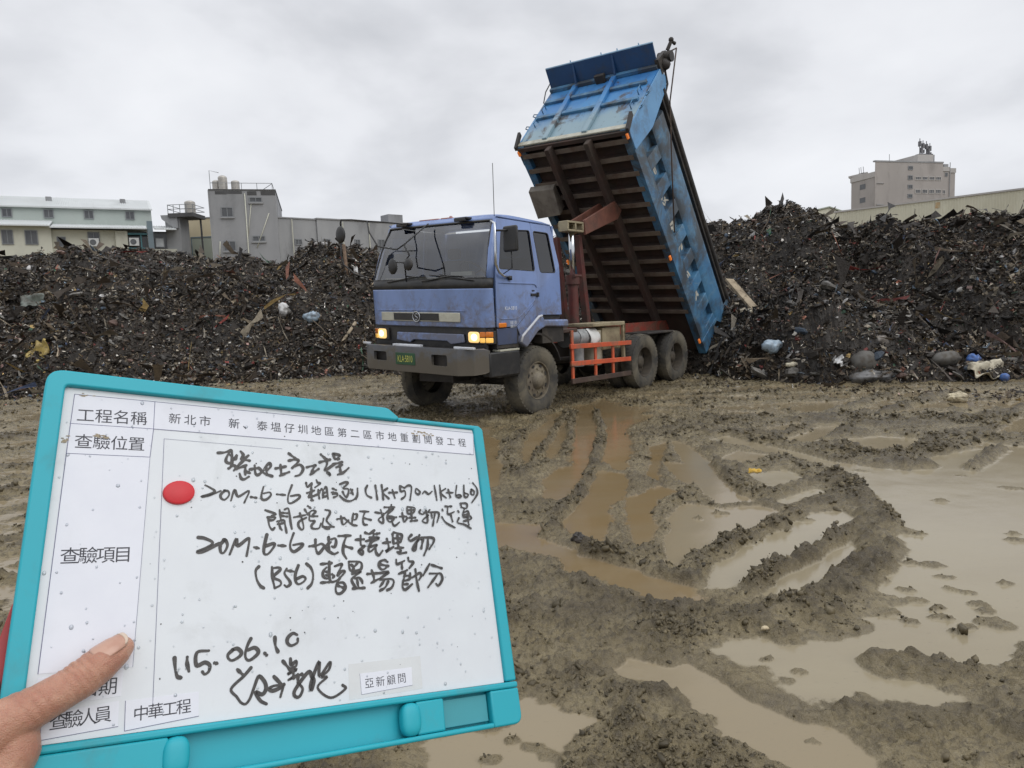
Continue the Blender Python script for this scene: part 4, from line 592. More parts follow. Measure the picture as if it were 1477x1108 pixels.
# sides
def side(s, out=0): return lambda p: (p[0], s*(hw(p[1])+out), p[1])
door_o = rounded([(-.93, 1.33), (-.46, 1.33), (-.07, 1.61), (.072, 1.86), (.072, 2.80), (-.665, 2.82), (-.915, 2.02)], .03, 3)
door_w = rounded([(-.625, 2.66), (-.79, 2.125), (.018, 2.105), (.030, 2.69)], .04, 3)
q_o = [(-.452, 1.322), (-.062, 1.602), (.082, 1.856), (.082, 2.80), (.575, 2.79), (.655, 2.2), (.655, 1.46), (.10, 1.47), (-.36, 1.15)]
q_w = rounded([(.118, 2.685), (.152, 2.09), (.535, 2.09), (.490, 2.675)], .04, 3)
for s in (1, -1):
    d = panel('door', door_o, [door_w], lambda p, s=s: TXS(side(s, .004)(p)), m_blue, truck, .022, .006)
    if s > 0: d['label'] = 'blue driver door with white lettering'
    b = T(); b.add([side(s, -.004)(p) for p in door_w], [tuple(range(len(door_w)))]); b.build('door_window', m_glassd, d)
    b = T(); b.tube([side(s, .008)(p) for p in door_w], .010, 6, closed=True); b.build('window_seal', m_black, d, True)
    b = T(); b.box(-.115, .055, s*1.205, s*1.232, 1.750, 1.785); b.box(.02, .06, s*1.205, s*1.24, 1.735, 1.80); b.box(-.085, .0, s*1.204, s*1.212, 1.81, 1.835); b.build('door_handle', m_black, d, bevel=.006)
    b = T()
    for pl in ([(-.84, 1.455), (-.80, 1.440), (-.46, 1.440), (-.38, 1.47), (-.02, 1.70)], [(-.83, 1.935), (-.08, 1.925), (-.01, 1.915), (.03, 1.87)]): b.tube([side(s, .016)(p) for p in pl], .007, 6)
    b.build('pressed_crease', m_blue, d, True)
    panel('rear_quarter', q_o, [q_w], lambda p, s=s: TXS(side(s)(p)), m_blue, cab, .022, .006)
    b = T(); b.add([side(s, -.006)(p) for p in q_w], [tuple(range(len(q_w)))]); b.build('quarter_window', m_glassd, cab)
    b = T(); b.tube([side(s, .006)(p) for p in q_w], .010, 6, closed=True); b.build('quarter_window_seal', m_black, cab, True)
    b = T(); b.tube([side(s, .008)(p) for p in [(-.665, 2.845), (-.2, 2.83), (.2, 2.82), (.575, 2.80)]], .014, 6); b.build('drip_rail', m_blue, cab, True)
    b = T(); b.box(-.87, -.70, s*1.2, s*1.228, 1.325, 1.39); b.build('side_indicator', m_amber, cab, bevel=.012)
    # wheel-arch fender
    fo = [(-.44, 1.10), (-.40, 1.19), (.0, 1.445), (.10, 1.455), (.14, 1.40), (.76, 1.385), (.76, 1.275), (.17, 1.30), (-.02, 1.24), (-.30, 1.02)]
    b = T(); b.prism(rounded(fo, .03, 3), lambda p, t: (p[0], s*t, p[1]), 1.05, 1.262); b.build('wheel_arch_fender', m_blue, cab, bevel=.02)
    b = T(); b.tube([(-.43, s*1.255, 1.11), (-.395, s*1.26, 1.195), (-.2, s*1.26, 1.32), (.0, s*1.26, 1.45), (.08, s*1.258, 1.462)], .018, 8); b.build('fender_edge_highlight', m_white, cab, True)  # highlight along the fender's upper edge, put in as a white tube
    b = T()
    arc = [(math.cos(a)*.66-.02, .53+math.sin(a)*.66) for a in [R(x) for x in range(20, 165, 12)]]
    b.prism(arc+[(x*1.0-.0, z_+.03) for x, z_ in arc[::-1]], lambda p, t: (p[0], s*t, p[1]), .80, 1.20); b.box(.15, .70, s*1.03, s*1.2, 1.05, 1.37); b.box(-.92, -.42, s*1.0, s*1.195, 1.04, 1.32); b.build('inner_mudguard', m_dark, cab)
    b = T(); b.box(.10, .66, s*.9, s*1.17, 1.40, 1.47); b.build('sill_gap_shade', m_black, cab)  # black strip painting the shade of the gap above the fender
    b = T(); b.box(-.98, -.46, s*.95, s*1.215, .64, .995); b.box(-.94, -.50, s*1.2, s*1.225, .69, .74); b.build('cab_step', m_black, cab, bevel=.02)
    b = T(); b.box(-.90, -.45, s*1.1, s*1.235, 1.0, 1.025); b.build('step_tread', m_cream, cab, bevel=.004)
    b = T(); b.box(-.90, -.45, s*1.17, s*1.205, 1.085, 1.315); b.build('corner_panel', paint('dark_blue_panel', (.060, .080, .15), (.05, .065, .12), .45, 3, (.06, .055, .05), .6), cab, bevel=.01)  # panel in its own darker blue-grey
b = T(); b.box(.60, .635, -1.11, 1.11, 1.45, 2.79); b.build('rear_wall', m_blue, cab)
b = T(); b.box(-1.1, .62, -1.15, 1.15, 1.28, 1.32); b.box(-1.12, -.75, -.92, .92, 1.35, 1.97); b.box(-1.15, -.80, .25, .95, 1.95, 2.04); b.build('dashboard', m_seat, cab, bevel=.03)
b = T()
for v0 in (.35, -.85):
    b.box(-.25, .25, v0, v0+.52, 1.5, 1.72); b.box(.17, .33, v0, v0+.52, 1.70, 2.32); b.box(.20, .30, v0+.13, v0+.39, 2.34, 2.52)
b.build('seats', m_seat, cab, bevel=.05)
b = T(); c = Vector((-.66, .62, 2.07)); ax = Vector((.75, 0, .66)).normalized(); e1 = Vector((0, 1, 0)); e2 = ax.cross(e1)
b.tube([c+(e1*math.cos(a)+e2*math.sin(a))*.22 for a in np.linspace(0, 2*math.pi, 29)[:-1]], .017, 8, closed=True)
for a in (R(20), R(160), R(270)): b.tube([c, c+(e1*math.cos(a)+e2*math.sin(a))*.22], .014, 6)
b.tube([c, c-ax*.3], .03, 8); b.build('steering_wheel', m_black, cab, True)
b = T(); b.box(-1.09, -.98, -.88, .88, 1.985, 2.03); b.box(-.93, -.84, .4, .8, 2.045, 2.10); b.build('pale_dash_strips', m_cream, cab)  # made-up pale strips imitating the light band low in the windscreen
# front trim: grille strip, emblem, lamps
b = T(); b.box(-1.268, -1.235, -.90, .72, 1.400, 1.532); b.build('grille_strip', m_cream, cab, bevel=.012)
b = T(); b.box(-1.275, -1.262, -.62, .32, 1.415, 1.518); b.build('grille_opening', m_black, cab, bevel=.008)
b = T()
for k in range(4): b.box(-1.280, -1.270, -.61, .31, 1.427+k*.024, 1.432+k*.024)
b.build('grille_bars', m_dark, cab)
b = T(); b.tube([(-1.285, -.13+.072*math.cos(a), 1.466+.072*math.sin(a)) for a in np.linspace(0, 2*math.pi, 25)[:-1]], .011, 8, closed=True)
b.tube([(-1.285, -.100, 1.500), (-1.285, -.125, 1.512), (-1.285, -.155, 1.500), (-1.285, -.150, 1.475), (-1.285, -.112, 1.460), (-1.285, -.105, 1.437), (-1.285, -.130, 1.421), (-1.285, -.160, 1.432)], .009, 6)
b.build('emblem', paint('dull_chrome', (.45, .46, .48), (.3, .31, .33), .25, 5, metal=.9), cab, True)
b = T(); b.tube([(-1.238, -.98, 1.555), (-1.262, -.6, 1.56), (-1.264, .4, 1.56), (-1.250, .80, 1.555)], .008, 6); b.build('grille_crease', m_blue, cab, True)
b = T(); b.box(-1.16, -1.08, -1.12, 1.12, .90, 1.335); b.build('grille_void', m_black, cab)
b = T(); b.prism([(-.62, 1.12), (-.60, 1.235), (.74, 1.235), (.76, 1.12), (.50, 1.085), (.42, 1.13), (-.25, 1.13), (-.33, 1.085)], lambda p, t: (t, p[0], p[1]), -1.225, -1.165); b.build('lower_grille_panel', m_blue, cab, bevel=.012)
for s in (1, -1):
    b = T(); b.prism([(-1.215, s*.79), (-1.20, s*1.05), (-1.10, s*1.17), (-.94, s*1.205), (-.94, s*1.1), (-1.14, s*.79)], lambda p, t: (p[0], p[1], t), 1.105, 1.29)
    hl = b.build('headlight', m_dark, truck, bevel=.01)
    b = T(); b.prism(rounded([(s*.84, 1.125), (s*1.035, 1.125), (s*1.035, 1.275), (s*.84, 1.275)], .045, 4), lambda p, t: (t-.06*(p[0]*s-.9)*-1, p[0], p[1]), -1.235, -1.20); b.build('headlight_lens', m_lamp, hl, bevel=.02, seg=3)
    b = T(); b.ball((-1.222, s*.945, 1.20), .062, 14, 10, (.45, 1.0, .85)); b.build('headlight_bulb', m_bulb, hl, True)
    b = T(); b.prism([(-1.215, s*1.04), (-1.12, s*1.165), (-1.03, s*1.195), (-1.03, s*1.12), (-1.1, s*1.04)], lambda p, t: (p[0], p[1], t), 1.125, 1.195); b.build('indicator_lens', m_amberlit, hl, bevel=.01)
    b = T(); b.prism([(-1.217, s*1.04), (-1.122, s*1.167), (-1.03, s*1.197), (-1.03, s*1.12), (-1.1, s*1.04)], lambda p, t: (p[0], p[1], t), 1.20, 1.275); b.build('indicator_cover', m_amber, hl, bevel=.01)
# bumper
bo = [(-1.21, .75), (-1.17, .715), (-1.08, .70), (-.9, .695), (0, .695), (.9, .695), (1.08, .70), (1.17, .715), (1.21, .75), (1.21, 1.03), (1.17, 1.05), (1.08, 1.055), (.9, 1.055), (0, 1.055), (-.9, 1.055), (-1.08, 1.055), (-1.17, 1.05), (-1.21, 1.03)]
hol = [rounded([(-.78, .83), (-.50, .83), (-.50, .965), (-.78, .965)], .03, 3), rounded([(.42, .81), (.72, .81), (.72, .965), (.42, .965)], .03, 3)]
bu = panel('bumper', bo, hol, lambda p: TXL((-1.37+.30*max(0, (abs(p[0])-.85)/.36)**2, p[0], p[1])), m_grey, truck, .05, .008)
for v0, v1 in ((-1.12, -.95), (-.38, .17), (.80, 1.16)):
    b = TL(); b.box(-1.375+.25*max(0, (abs(v0+v1)/2-.85)/.36)**2, -1.29, v0, v1, 1.052, 1.085); b.build('bumper_top_trim', m_white, bu, bevel=.008)
b = TL(); b.box(-1.30, -1.1, -.9, .9, .70, 1.04); b.build('bumper_core', m_dark, bu)
b = TL()
for s in (1, -1):
    b = TL(); b.prism([(-1.10, s*1.19), (-1.10, s*1.24), (-.47, s*1.255), (-.47, s*1.19)], lambda p, t: (p[0], p[1], t), .66, 1.0)
    b.build('bumper_end_cap', m_black, bu, bevel=.02)
b = TL(); b.box(-1.402, -1.392, -.30, .10, .795, .965); pl = b.build('number_plate', m_plate, truck, bevel=.004)
def text(name, s, mat, parent, org, ex, ey, size, spacing=1.0, lift=.0, squash=1.0):
    """lettering lying in the plane of ex, ey (given in the parent's own axes)"""
    c = bpy.data.curves.new(name, 'FONT'); c.body = s; c.size = size; c.align_x = 'CENTER'; c.align_y = 'CENTER'; c.space_character = spacing
    o = bpy.data.objects.new(name, c); COL.objects.link(o); dg = bpy.context.evaluated_depsgraph_get()
    me = bpy.data.meshes.new_from_object(o.evaluated_get(dg)); bpy.data.objects.remove(o); bpy.data.curves.remove(c)
    me.materials.clear(); o = link(name, me, mat, parent)
    ex = Vector(ex).normalized(); ey = Vector(ey).normalized(); ez = ex.cross(ey); org = Vector(org)+ez*lift
    o.matrix_local = Matrix(((ex.x*squash, ey.x, ez.x, org.x), (ex.y*squash, ey.y, ez.y, org.y), (ex.z*squash, ey.z, ez.z, org.z), (0, 0, 0, 1)))
    return o
text('plate_number', 'KLA\u00b75810', m_ptext, pl, TXL((-1.4055, -.10, .875)), (0, -1, -LEAN), (0, 0, 1), .135, .95, 0, .58)
dd = [o for o in truck.children if o.name == 'door'][0]
text('door_number', 'KLA-5810', m_text, dd, TXS((-.59, 1.221, 1.585)), (1, 0, 0), (0, 0, 1), .072, 1, 0, .9)
text('door_weights', '8818', m_text, dd, TXS((-.545, 1.219, 1.385)), (1, 0, 0), (0, 0, 1), .06, 1.25, 0, .95)
text('door_weights', '8811', m_text, dd, TXS((-.545, 1.219, 1.335)), (1, 0, 0), (0, 0, 1), .06, 1.25, 0, .95)
# wipers, roof brackets, mirrors, aerial
b = T()
for v0, v1 in ((-.75, -.15), (.0, .55), (.98, .35)):
    p0 = front(v0/1.2, 1.97, .03); p1 = front(v1/1.2, 2.04, .03); b.tube([p0, p1], .010, 6)
    b.tube([p1, front((v1-.22)/1.2, 2.06, .025)], .007, 6); b.tube([p1, front((v1+.22)/1.2, 2.03, .025)], .007, 6)
b.build('wipers', m_black, cab, True)
b = T()
for v0 in (-.78, .42):
    b = T(); b.box(-.80, -.68, v0, v0+.24, 2.83, 2.86); b.box(-.83, -.79, v0+.02, v0+.22, 2.80, 2.845)
    b.build('roof_bracket', m_black, cab, bevel=.008)
b = T(); q = roof(.06, .58); b.ball((q[0], q[1], q[2]+.01), .03, 8, 6)
for v0, v1 in ((-.45, -.05), (.0, .22)):
    q = roof(.05, .5+.25*(v0+v1)); b.box(q[0]-.03, q[0]+.05, v0, v1, q[2]-.02, q[2]+.018)
b.build('roof_marker_lamps', paint('faded_orange_lens', (.42, .16, .10), (.3, .16, .14), .4, 12, (.2, .22, .35), .6, 8), cab, bevel=.008)
b = T(); b.tube([(-.70, 1.08, 2.84), (-.69, 1.08, 3.55)], .005, 5); b.build('aerial', m_black, cab, True)
mr = empty('door_mirror'); mr.parent = truck
b = TR(); b.tube([(-.86, 1.15, 2.76), (-.90, 1.25, 2.72), (-.94, 1.28, 2.57), (-.955, 1.29, 2.38), (-.95, 1.28, 2.18), (-.86, 1.26, 2.07), (-.75, 1.25, 2.02), (-.60, 1.22, 2.01)], .018, 8); b.build('mirror_arm', m_chrome, mr, True)
b = TR(); b.tube([(-.93, 1.27, 2.62), (-.80, 1.40, 2.62)], .014, 6); b.tube([(-.78, 1.42, 2.36), (-.78, 1.42, 2.12), (-.8, 1.28, 2.05)], .008, 6); b.box(-.62, -.56, 1.2, 1.24, 1.97, 2.03); b.build('mirror_stay', m_black, mr, True)
b = TR(); b.box(-.815, -.755, 1.30, 1.54, 2.335, 2.68); b.build('mirror_head', m_black, mr, bevel=.045, seg=4)
b = TR(); b.box(-.754, -.751, 1.32, 1.52, 2.37, 2.65); b.build('mirror_glass', m_mirror, mr)
mr = empty('front_mirror'); mr.parent = truck
b = TR()
b.tube([(-.80, -.55, 2.90), (-1.1, -.72, 2.93), (-1.30, -.86, 2.945)], .011, 6); b.tube([(-1.30, -.86, 2.945), (-1.32, -1.2, 3.0), (-1.30, -1.46, 3.03), (-1.29, -1.50, 2.99), (-1.28, -1.51, 2.9)], .012, 6)
b.tube([(-1.30, -.86, 2.945), (-1.33, -.80, 2.78), (-1.33, -.62, 2.555), (-1.35, -.20, 2.475), (-1.35, -.05, 2.53)], .012, 6)
b.tube([(-.80, -.10, 2.86), (-1.35, -.05, 2.53)], .010, 6)
b.tube([(-1.35, -.05, 2.53), (-1.35, .05, 2.38), (-1.35, -.06, 2.28), (-1.16, -.24, 2.03)], .011, 6); b.tube([(-1.35, -.06, 2.28), (-1.35, -.24, 2.30)], .010, 6)
b.tube([(-1.28, -1.51, 2.9), (-1.30, -1.52, 2.5), (-1.28, -1.5, 2.36), (-1.2, -1.36, 2.21), (-1.05, -1.2, 2.13)], .012, 6)
b.build('mirror_arm', m_black, mr, True)
b = TR(); b.ball((-1.30, -1.5, 2.81), .13, 14, 10, (.35, .8, 1.0)); b.build('mirror_head', m_black, mr, True)
b = TR(); b.ball((-1.36, .03, 2.25), .085, 14, 10, (.45, 1, 1)); b.build('round_mirror', m_black, mr, True)
b = TR(); b.ball((-1.30, -.36, 2.25), .10, 14, 10, (.4, .9, 1.15)); b.build('oval_mirror', m_black, mr, True)
# chassis
ch = empty('chassis'); ch.parent = truck
b = TR()
for s in (1, -1): b.box(-1.05, 6.05, s*.38, s*.46, .72, .97)
for u in (-.9, .9, 1.8, 3.0, 3.95, 5.2, 6.0): b.box(u-.06, u+.06, -.38, .38, .76, .94)
b.build('frame_rails', m_dark, ch)
b = TR()
for s in (1, -1): b.box(.95, 6.15, s*.40, s*.50, .975, 1.20)
for u in (1.2, 2.2, 3.2, 4.5, 6.1): b.box(u-.05, u+.05, -.40, .40, 1.0, 1.16)
b.build('subframe', m_red, ch)
b = TR(); b.tube([(0, -1.0, .5), (0, 1.0, .5)], .075, 10); b.box(-.25, .25, -.30, .30, .45, .85)
for u in (3.314, 4.621): b.tube([(u, -.95, .5155), (u, .95, .5155)], .10, 12); b.ball((u, 0, .52), .27, 12, 10)
b.tube([(.4, 0, .7), (3.3, 0, .56)], .06, 8); b.box(-.9, .7, -.35, .35, .55, 1.25)
for s in (1, -1):
    for k in range(5): b.box(3.55-.0+k*.02, 4.40-k*.02, s*.5, s*.58, .50+k*.04, .535+k*.04)
    b.tube([(-.55, s*.42, .55), (.0, s*.44, .60), (.55, s*.42, .55)], .05, 8)
b.build('axles', m_dark, ch, 'auto')
b = TR(); b.box(3.45, 4.5, .62, 1.18, 1.0, 1.04); b.box(3.45, 4.5, -1.18, -.62, 1.0, 1.04); b.box(4.48, 4.52, .62, 1.18, .62, 1.02); b.build('rear_mudguard', m_dark, ch, bevel=.01)
b = TR(); b.box(6.1, 6.2, -1.1, 1.1, .5, .75); b.build('rear_underrun_bar', m_dark, ch)
# side guards with tanks behind
for s in (1, -1):
    gd = empty('side_guard'); gd.parent = truck
    b = TR()
    for (u0, w0, u1, w1) in ((.86, .955, 2.76, .905), (.87, .685, 2.74, .62)):
        b.hexa([(u0, s*1.19, w0-.04), (u1, s*1.19, w1-.04), (u1, s*1.19, w1+.035), (u0, s*1.19, w0+.035)], [(u0, s*1.225, w0-.04), (u1, s*1.225, w1-.04), (u1, s*1.225, w1+.035), (u0, s*1.225, w0+.035)])
    for u, w0, w1 in ((.955, .40, 1.20), (1.63, .40, .93), (2.19, .38, .92)): b.box(u-.03, u+.03, s*1.165, s*1.195, w0, w1)
    b.build('guard_rails', m_orange, gd, bevel=.005)
    b = TR(); b.hexa([(.88, s*1.18, .365), (2.74, s*1.18, .325), (2.74, s*1.18, .405), (.88, s*1.18, .445)], [(.88, s*1.222, .365), (2.74, s*1.222, .325), (2.74, s*1.222, .405), (.88, s*1.222, .445)]); b.build('bottom_rail', m_rust, gd, bevel=.005)
    b = TR(); b.box(.72, 1.15, s*.5, s*1.16, 1.17, 1.23); b.build('guard_bracket', m_rust, gd, bevel=.01)
b = TR(); b.tube([(1.02, .98, 1.06), (1.30, .98, 1.06)], .135, 18); b.build('air_tank', m_galv, ch, 'auto')
b = TR(); b.tube([(1.32, .98, 1.06), (1.62, .98, 1.06)], .14, 18); b.tube([(1.38, .98, .60), (1.38, .98, .92)], .12, 16); b.build('wrapped_tank', paint('grey_plastic_wrap', (.36, .37, .36), (.22, .23, .23), .35, 9, bmp=.4), ch, 'auto')
b = TR(); b.grid(lambda s_, t_: (1.55+.28*s_, 1.06+.10*math.sin(2.2*t_), 1.20-.30*t_*(1-.5*abs(s_-.4))), 5, 6); b.build('white_rag', paint('white_rag_cloth', (.66, .66, .64), (.5, .5, .48), .9), ch, True, solid=.01)
b = TR(); b.tube([(1.86, .98, .58), (1.86, .98, 1.16)], .15, 16); b.tube([(2.10, .9, .6), (2.10, .9, 1.14)], .11, 16); b.build('filter_canister', paint('cream_canister_paint', (.42, .39, .30), (.3, .27, .2), .5, 4, (.12, .1, .07), .7, 3), ch, 'auto')
b = TR(); b.box(2.0, 2.60, .70, 1.10, .82, 1.20); bx = b.build('battery_box', m_beige, truck, bevel=.015)
b = TR(); b.box(1.62, 2.66, .62, 1.16, 1.225, 1.285); b.box(2.60, 2.66, 1.10, 1.16, .62, 1.225); b.build('box_lid', m_beige, bx, bevel=.012)
b = TR(); b.tube([(1.4, -.85, .72), (2.6, -.85, .72)], .30, 20); b.build('fuel_tank', m_galv, ch, 'auto')
b = TR(); b.box(.95, 1.25, .1, .9, 1.16, 1.26); b.box(1.28, 1.40, .52, .62, 1.16, 1.52); b.tube([(1.0, .75, 1.25), (1.02, .78, 1.45), (1.15, .7, 1.6), (1.3, .6, 1.45), (1.35, .55, 1.3)], .03, 8); b.tube([(1.1, .62, 1.25), (1.12, .6, 1.6), (1.25, .45, 1.75)], .02, 8); b.build('pump_and_hoses', m_rust, ch, 'auto')

# wheels
def wheel(u, vout, W, s, dish, parent):
    wl = empty('wheel', TX((u, 0, .5155))); wl.parent = parent
    fn = lambda x, y, h: (x, -s*(vout-h), y)
    b = MB(); Rr = .5155
    prof = [(.272, .055), (.280, .02), (.300, .006), (.35, -.004), (.42, -.006), (.465, .004), (.490, .020), (.505, .042), (.508, W/2), (.505, W-.042), (.490, W-.02), (.465, W-.004), (.42, W+.006), (.35, W+.004), (.300, W-.006), (.280, W-.02), (.272, W-.055)]
    b.lathe(prof, fn, 56, close=False)
    ty = b.build('tyre', m_tyre, wl, 'auto')
    b = MB(); nl = 44
    for k in range(nl):
        for side_ in (0, 1):
            a0 = 2*math.pi*(k+.5*side_)/nl; da = 2*math.pi/nl*.56; sk = .10
            h0, h1 = (.010, W*.49) if side_ == 0 else (W*.51, W-.010)
            P = lambda a, r, h: fn(r*math.cos(a), r*math.sin(a), h)
            ro0, ro1 = (.488, .508) if side_ == 0 else (.508, .488)
            lo = [P(a0, ro0-.02, h0), P(a0+da, ro0-.02, h0), P(a0+da+sk, ro1-.02, h1), P(a0+sk, ro1-.02, h1)]
            tp = [P(a0, ro0+.009, h0), P(a0+da, ro0+.009, h0), P(a0+da+sk, ro1+.009, h1), P(a0+sk, ro1+.009, h1)]
            b.hexa(lo, tp)
    b.build('tread_blocks', m_tyre, wl)
    b = MB(); d = dish
    b.lathe([(.284, .030), (.276, .012), (.264, .016), (.258, .05), (.250, d+.03), (.245, d), (.20, d-.008), (.135, d-.018), (.130, d-.035), (.118, d-.045), (.105, d-.075), (.07, d-.095), (.0001, d-.098)], fn, 40, close=False)
    rim = b.build('rim', m_rim if dish < .1 else m_rimd, wl, 'auto')
    b = MB()
    for k in range(8):
        a = 2*math.pi*k/8; c = (.172*math.cos(a), .172*math.sin(a)); b.tube([fn(c[0], c[1], d-.03), fn(c[0], c[1], d+.01)], .016, 8)
    b.build('wheel_nuts', m_rim if dish < .1 else m_rimd, wl)
    b = MB()
    for k in range(8):
        a = 2*math.pi*(k+.5)/8
        pts = [fn((.222+.020*math.cos(q))*math.cos(a)-.034*math.sin(q)*math.sin(a), (.222+.020*math.cos(q))*math.sin(a)+.034*math.sin(q)*math.cos(a), d-.012) for q in np.linspace(0, 2*math.pi, 13)[:-1]]
        b.add(pts, [tuple(range(12))])
    b.build('hand_hole_shade', m_black, wl)  # black ovals paint the dark inside the rim's uncut hand holes
    return wl
for s in (1, -1):
    wheel(0, 1.225, .28, s, .045, truck)
    for u in (3.314, 4.621):
        wheel(u, 1.2045, .26, s, .175, truck); wheel(u, .870, .26, s, .06, truck)

# ------------------------------------------------------------------ the raised bed (local: a forward, b up from the floor, v left)
FW = (-.60973, .79261); UPB = (.79261, .60973); RB = (6.0639, .5439)
BX = lambda p: TXL((RB[0]+p[0]*FW[0]+p[2]*UPB[0], p[1], RB[1]+p[0]*FW[1]+p[2]*UPB[1]))   # p = (a, v, b)
def Bm(): return MB(BX)
bed = empty('tipper_bed'); bed.parent = truck
HB = 1.60
m_under = paint('black_rusty_underside', (.036, .026, .021), (.060, .032, .024), .8, 3, (.075, .060, .047), .75, 2.0)
b = Bm(); b.box(0, 5.13, -1.16, 1.16, -.01, .02); b.build('bed_floor', m_under, bed)
b = Bm()
for k in range(13): 
    a = 4.98-k*.318; b.box(a-.02, a+.02, -1.15, 1.15, -.135, -.012)
b.box(5.08, 5.15, -1.2, 1.2, -.16, .0)
b.build('rib_webs', m_under, bed)
b = Bm()
for k in range(13):
    a = 4.98-k*.318; b.box(a-.055, a+.035, -1.15, 1.15, -.150, -.136)
b.build('rib_flanges', m_ribs, bed)
b = Bm()
for v0 in (-.48, .38): b.box(.1, 5.12, v0, v0+.10, -.335, -.15)
b.build('floor_sills', m_under, bed, bevel=.01)
for s in (1, -1):
    sd_ = empty('bed_side'); sd_.parent = truck
    if s > 0: sd_['label'] = 'worn blue ribbed bed side with white peeling marks'
    b = Bm(); b.box(0, 5.2, s*1.06, s*1.095, 0, HB); b.build('side_plate', m_bed, sd_)
    b = Bm(); b.box(0, 5.17, s*1.055, s*1.215, -.13, .185); edges = [5.19, 4.745, 4.425, 4.165, 3.865, 3.585, 3.285, 3.03, 2.72, 2.46, 2.15, 1.89, 1.58, 1.32, 1.01, .75, .44]
    for i in range(0, len(edges)-1, 2): b.box(edges[i+1] if i else 4.745, edges[i], s*1.055, s*1.212, .187, .685)
    b.box(0, .44, s*1.055, s*1.212, .187, .90)
    b.build('side_posts', m_bed, sd_, bevel=.008)
    b = Bm(); q = [(0, 1.055), (.0, 1.205), (.03, 1.218), (.08, 1.232), (.15, 1.24), (.45, 1.24), (.55, 1.225), (.60, 1.19), (.62, 1.15), (.62, 1.055)]
    b.prism([(x+.69, y) for x, y in q], lambda p, t: (t, s*p[1], p[0]), .05, 4.80); b.build('upper_rail', m_bed, sd_, 'auto')
    b = Bm(); b.box(.0, 5.25, s*1.12, s*1.205, 1.40, 1.56); b.box(0.0, 5.25, s*1.09, s*1.225, 1.575, 1.605); b.tube([(.1, s*1.2, 1.52), (5.1, s*1.2, 1.52)], .055, 10); b.build('top_edge', m_dark, sd_, 'auto')
    b = Bm(); b.prism(rounded([(4.77, -.12), (5.17, -.12), (5.25, .4), (5.44, 1.66), (5.20, 1.74), (5.06, 1.62), (4.77, .70)], .04, 3), lambda p, t: (p[0], s*t, p[1]), 1.205, 1.232); b.build('front_gusset', paint('pale_blue_gusset', (.13, .32, .56), (.10, .27, .5), .45, 2, (.12, .12, .12), .5, 3), sd_, bevel=.004)
    b = Bm(); b.prism(rounded([(0, -.13), (.34, -.13), (.26, .9), (.18, 1.60), (0.10, 1.62)], .03, 3), lambda p, t: (p[0], s*t, p[1]), 1.205, 1.230); b.build('rear_gusset', m_bed, sd_, bevel=.004)
    rr = random.Random(4); b = Bm()
    for i, a in enumerate((4.02, 3.44, 2.87, 2.30, 1.73, 1.16)):
        for k in range(6):
            ca, cb = a+rr.uniform(-.10, .10), .40+rr.uniform(-.16, .14); L = rr.uniform(.06, .13); th = rr.uniform(0, 3.1); wd_ = rr.uniform(.018, .045)
            n = 9; b.add([(ca+math.cos(th)*L*math.cos(q)-math.sin(th)*wd_*math.sin(q)*rr.uniform(.6, 1.3), s*(1.0975+.0006*k), cb+math.sin(th)*L*math.cos(q)+math.cos(th)*wd_*math.sin(q)*rr.uniform(.6, 1.3)) for q in np.linspace(0, 2*math.pi, n+1)[:-1]], [tuple(range(n))])
    b.build('paint_marking', paint('peeling_white_mark', (.60, .58, .50), (.42, .40, .34), .7, 20), sd_)
    for a in (5.06, 2.50, .38):
        b = Bm(); b.box(a-.05, a+.05, s*1.17, s*1.205, -.19, -.135); b.build('marker_lamp', m_redl, sd_, bevel=.008)
# front panel and cab guard
fp = empty('bed_front'); fp.parent = truck
PF = lambda t, v, o=0: (5.15+.29*t+o, v, -.08+1.72*t)
def slab(b, t0, t1, v0, v1, o0, o1): b.hexa([PF(t0, v0, o0), PF(t1, v0, o0), PF(t1, v1, o0), PF(t0, v1, o0)], [PF(t0, v0, o1), PF(t1, v0, o1), PF(t1, v1, o1), PF(t0, v1, o1)])
b = Bm(); slab(b, 0, 1, -1.2, 1.2, -.03, .015); b.build('front_plate', m_front, fp)
b = Bm()
for v0 in (-.58, .30): slab(b, .02, .985, v0-.055, v0+.055, .013, .085)
b.build('upright_ribs', m_front, fp, bevel=.012)
b = Bm()
for t0 in (.44, .72): 
    for v0, v1 in ((-1.15, -.637), (-.523, .243), (.357, 1.12)): slab(b, t0, t0+.045, v0, v1, .013, .07)
slab(b, .955, 1.0, -1.2, 1.2, .016, .09)
b.build('cross_bars', m_bed, fp, bevel=.01)
b = Bm(); slab(b, -.01, .05, -1.2, 1.2, .017, .05); b.build('bottom_lip', m_cream, fp, bevel=.01)
b = Bm()
for s in (1, -1):
    for t0 in (.32, .56): b = Bm(); b.tube([PF(t0, s*1.06, .01), PF(t0, s*1.06, .10), PF(t0+.085, s*1.06, .10), PF(t0+.085, s*1.06, .01)], .011, 6); b.build('rung', m_bed, fp, True)
    for t0 in (.30, .52): b = Bm(); b.tube([PF(t0, s*1.2, .0), PF(t0+.01, s*1.28, .03), PF(t0+.05, s*1.29, .03), PF(t0+.06, s*1.2, .0)], .011, 6); b.build('rung', m_bed, fp, True)
for s in (1, -1):
    b = Bm(); b.hexa([(5.13, s*1.19, -.16), (5.20, s*1.19, -.16), (5.36, s*1.19, .14), (5.28, s*1.19, .14)], [(5.13, s*1.25, -.16), (5.20, s*1.25, -.16), (5.36, s*1.25, .14), (5.28, s*1.25, .14)]); b.build('corner_lug', m_dark, fp)
gd = empty('cab_guard'); gd.parent = truck
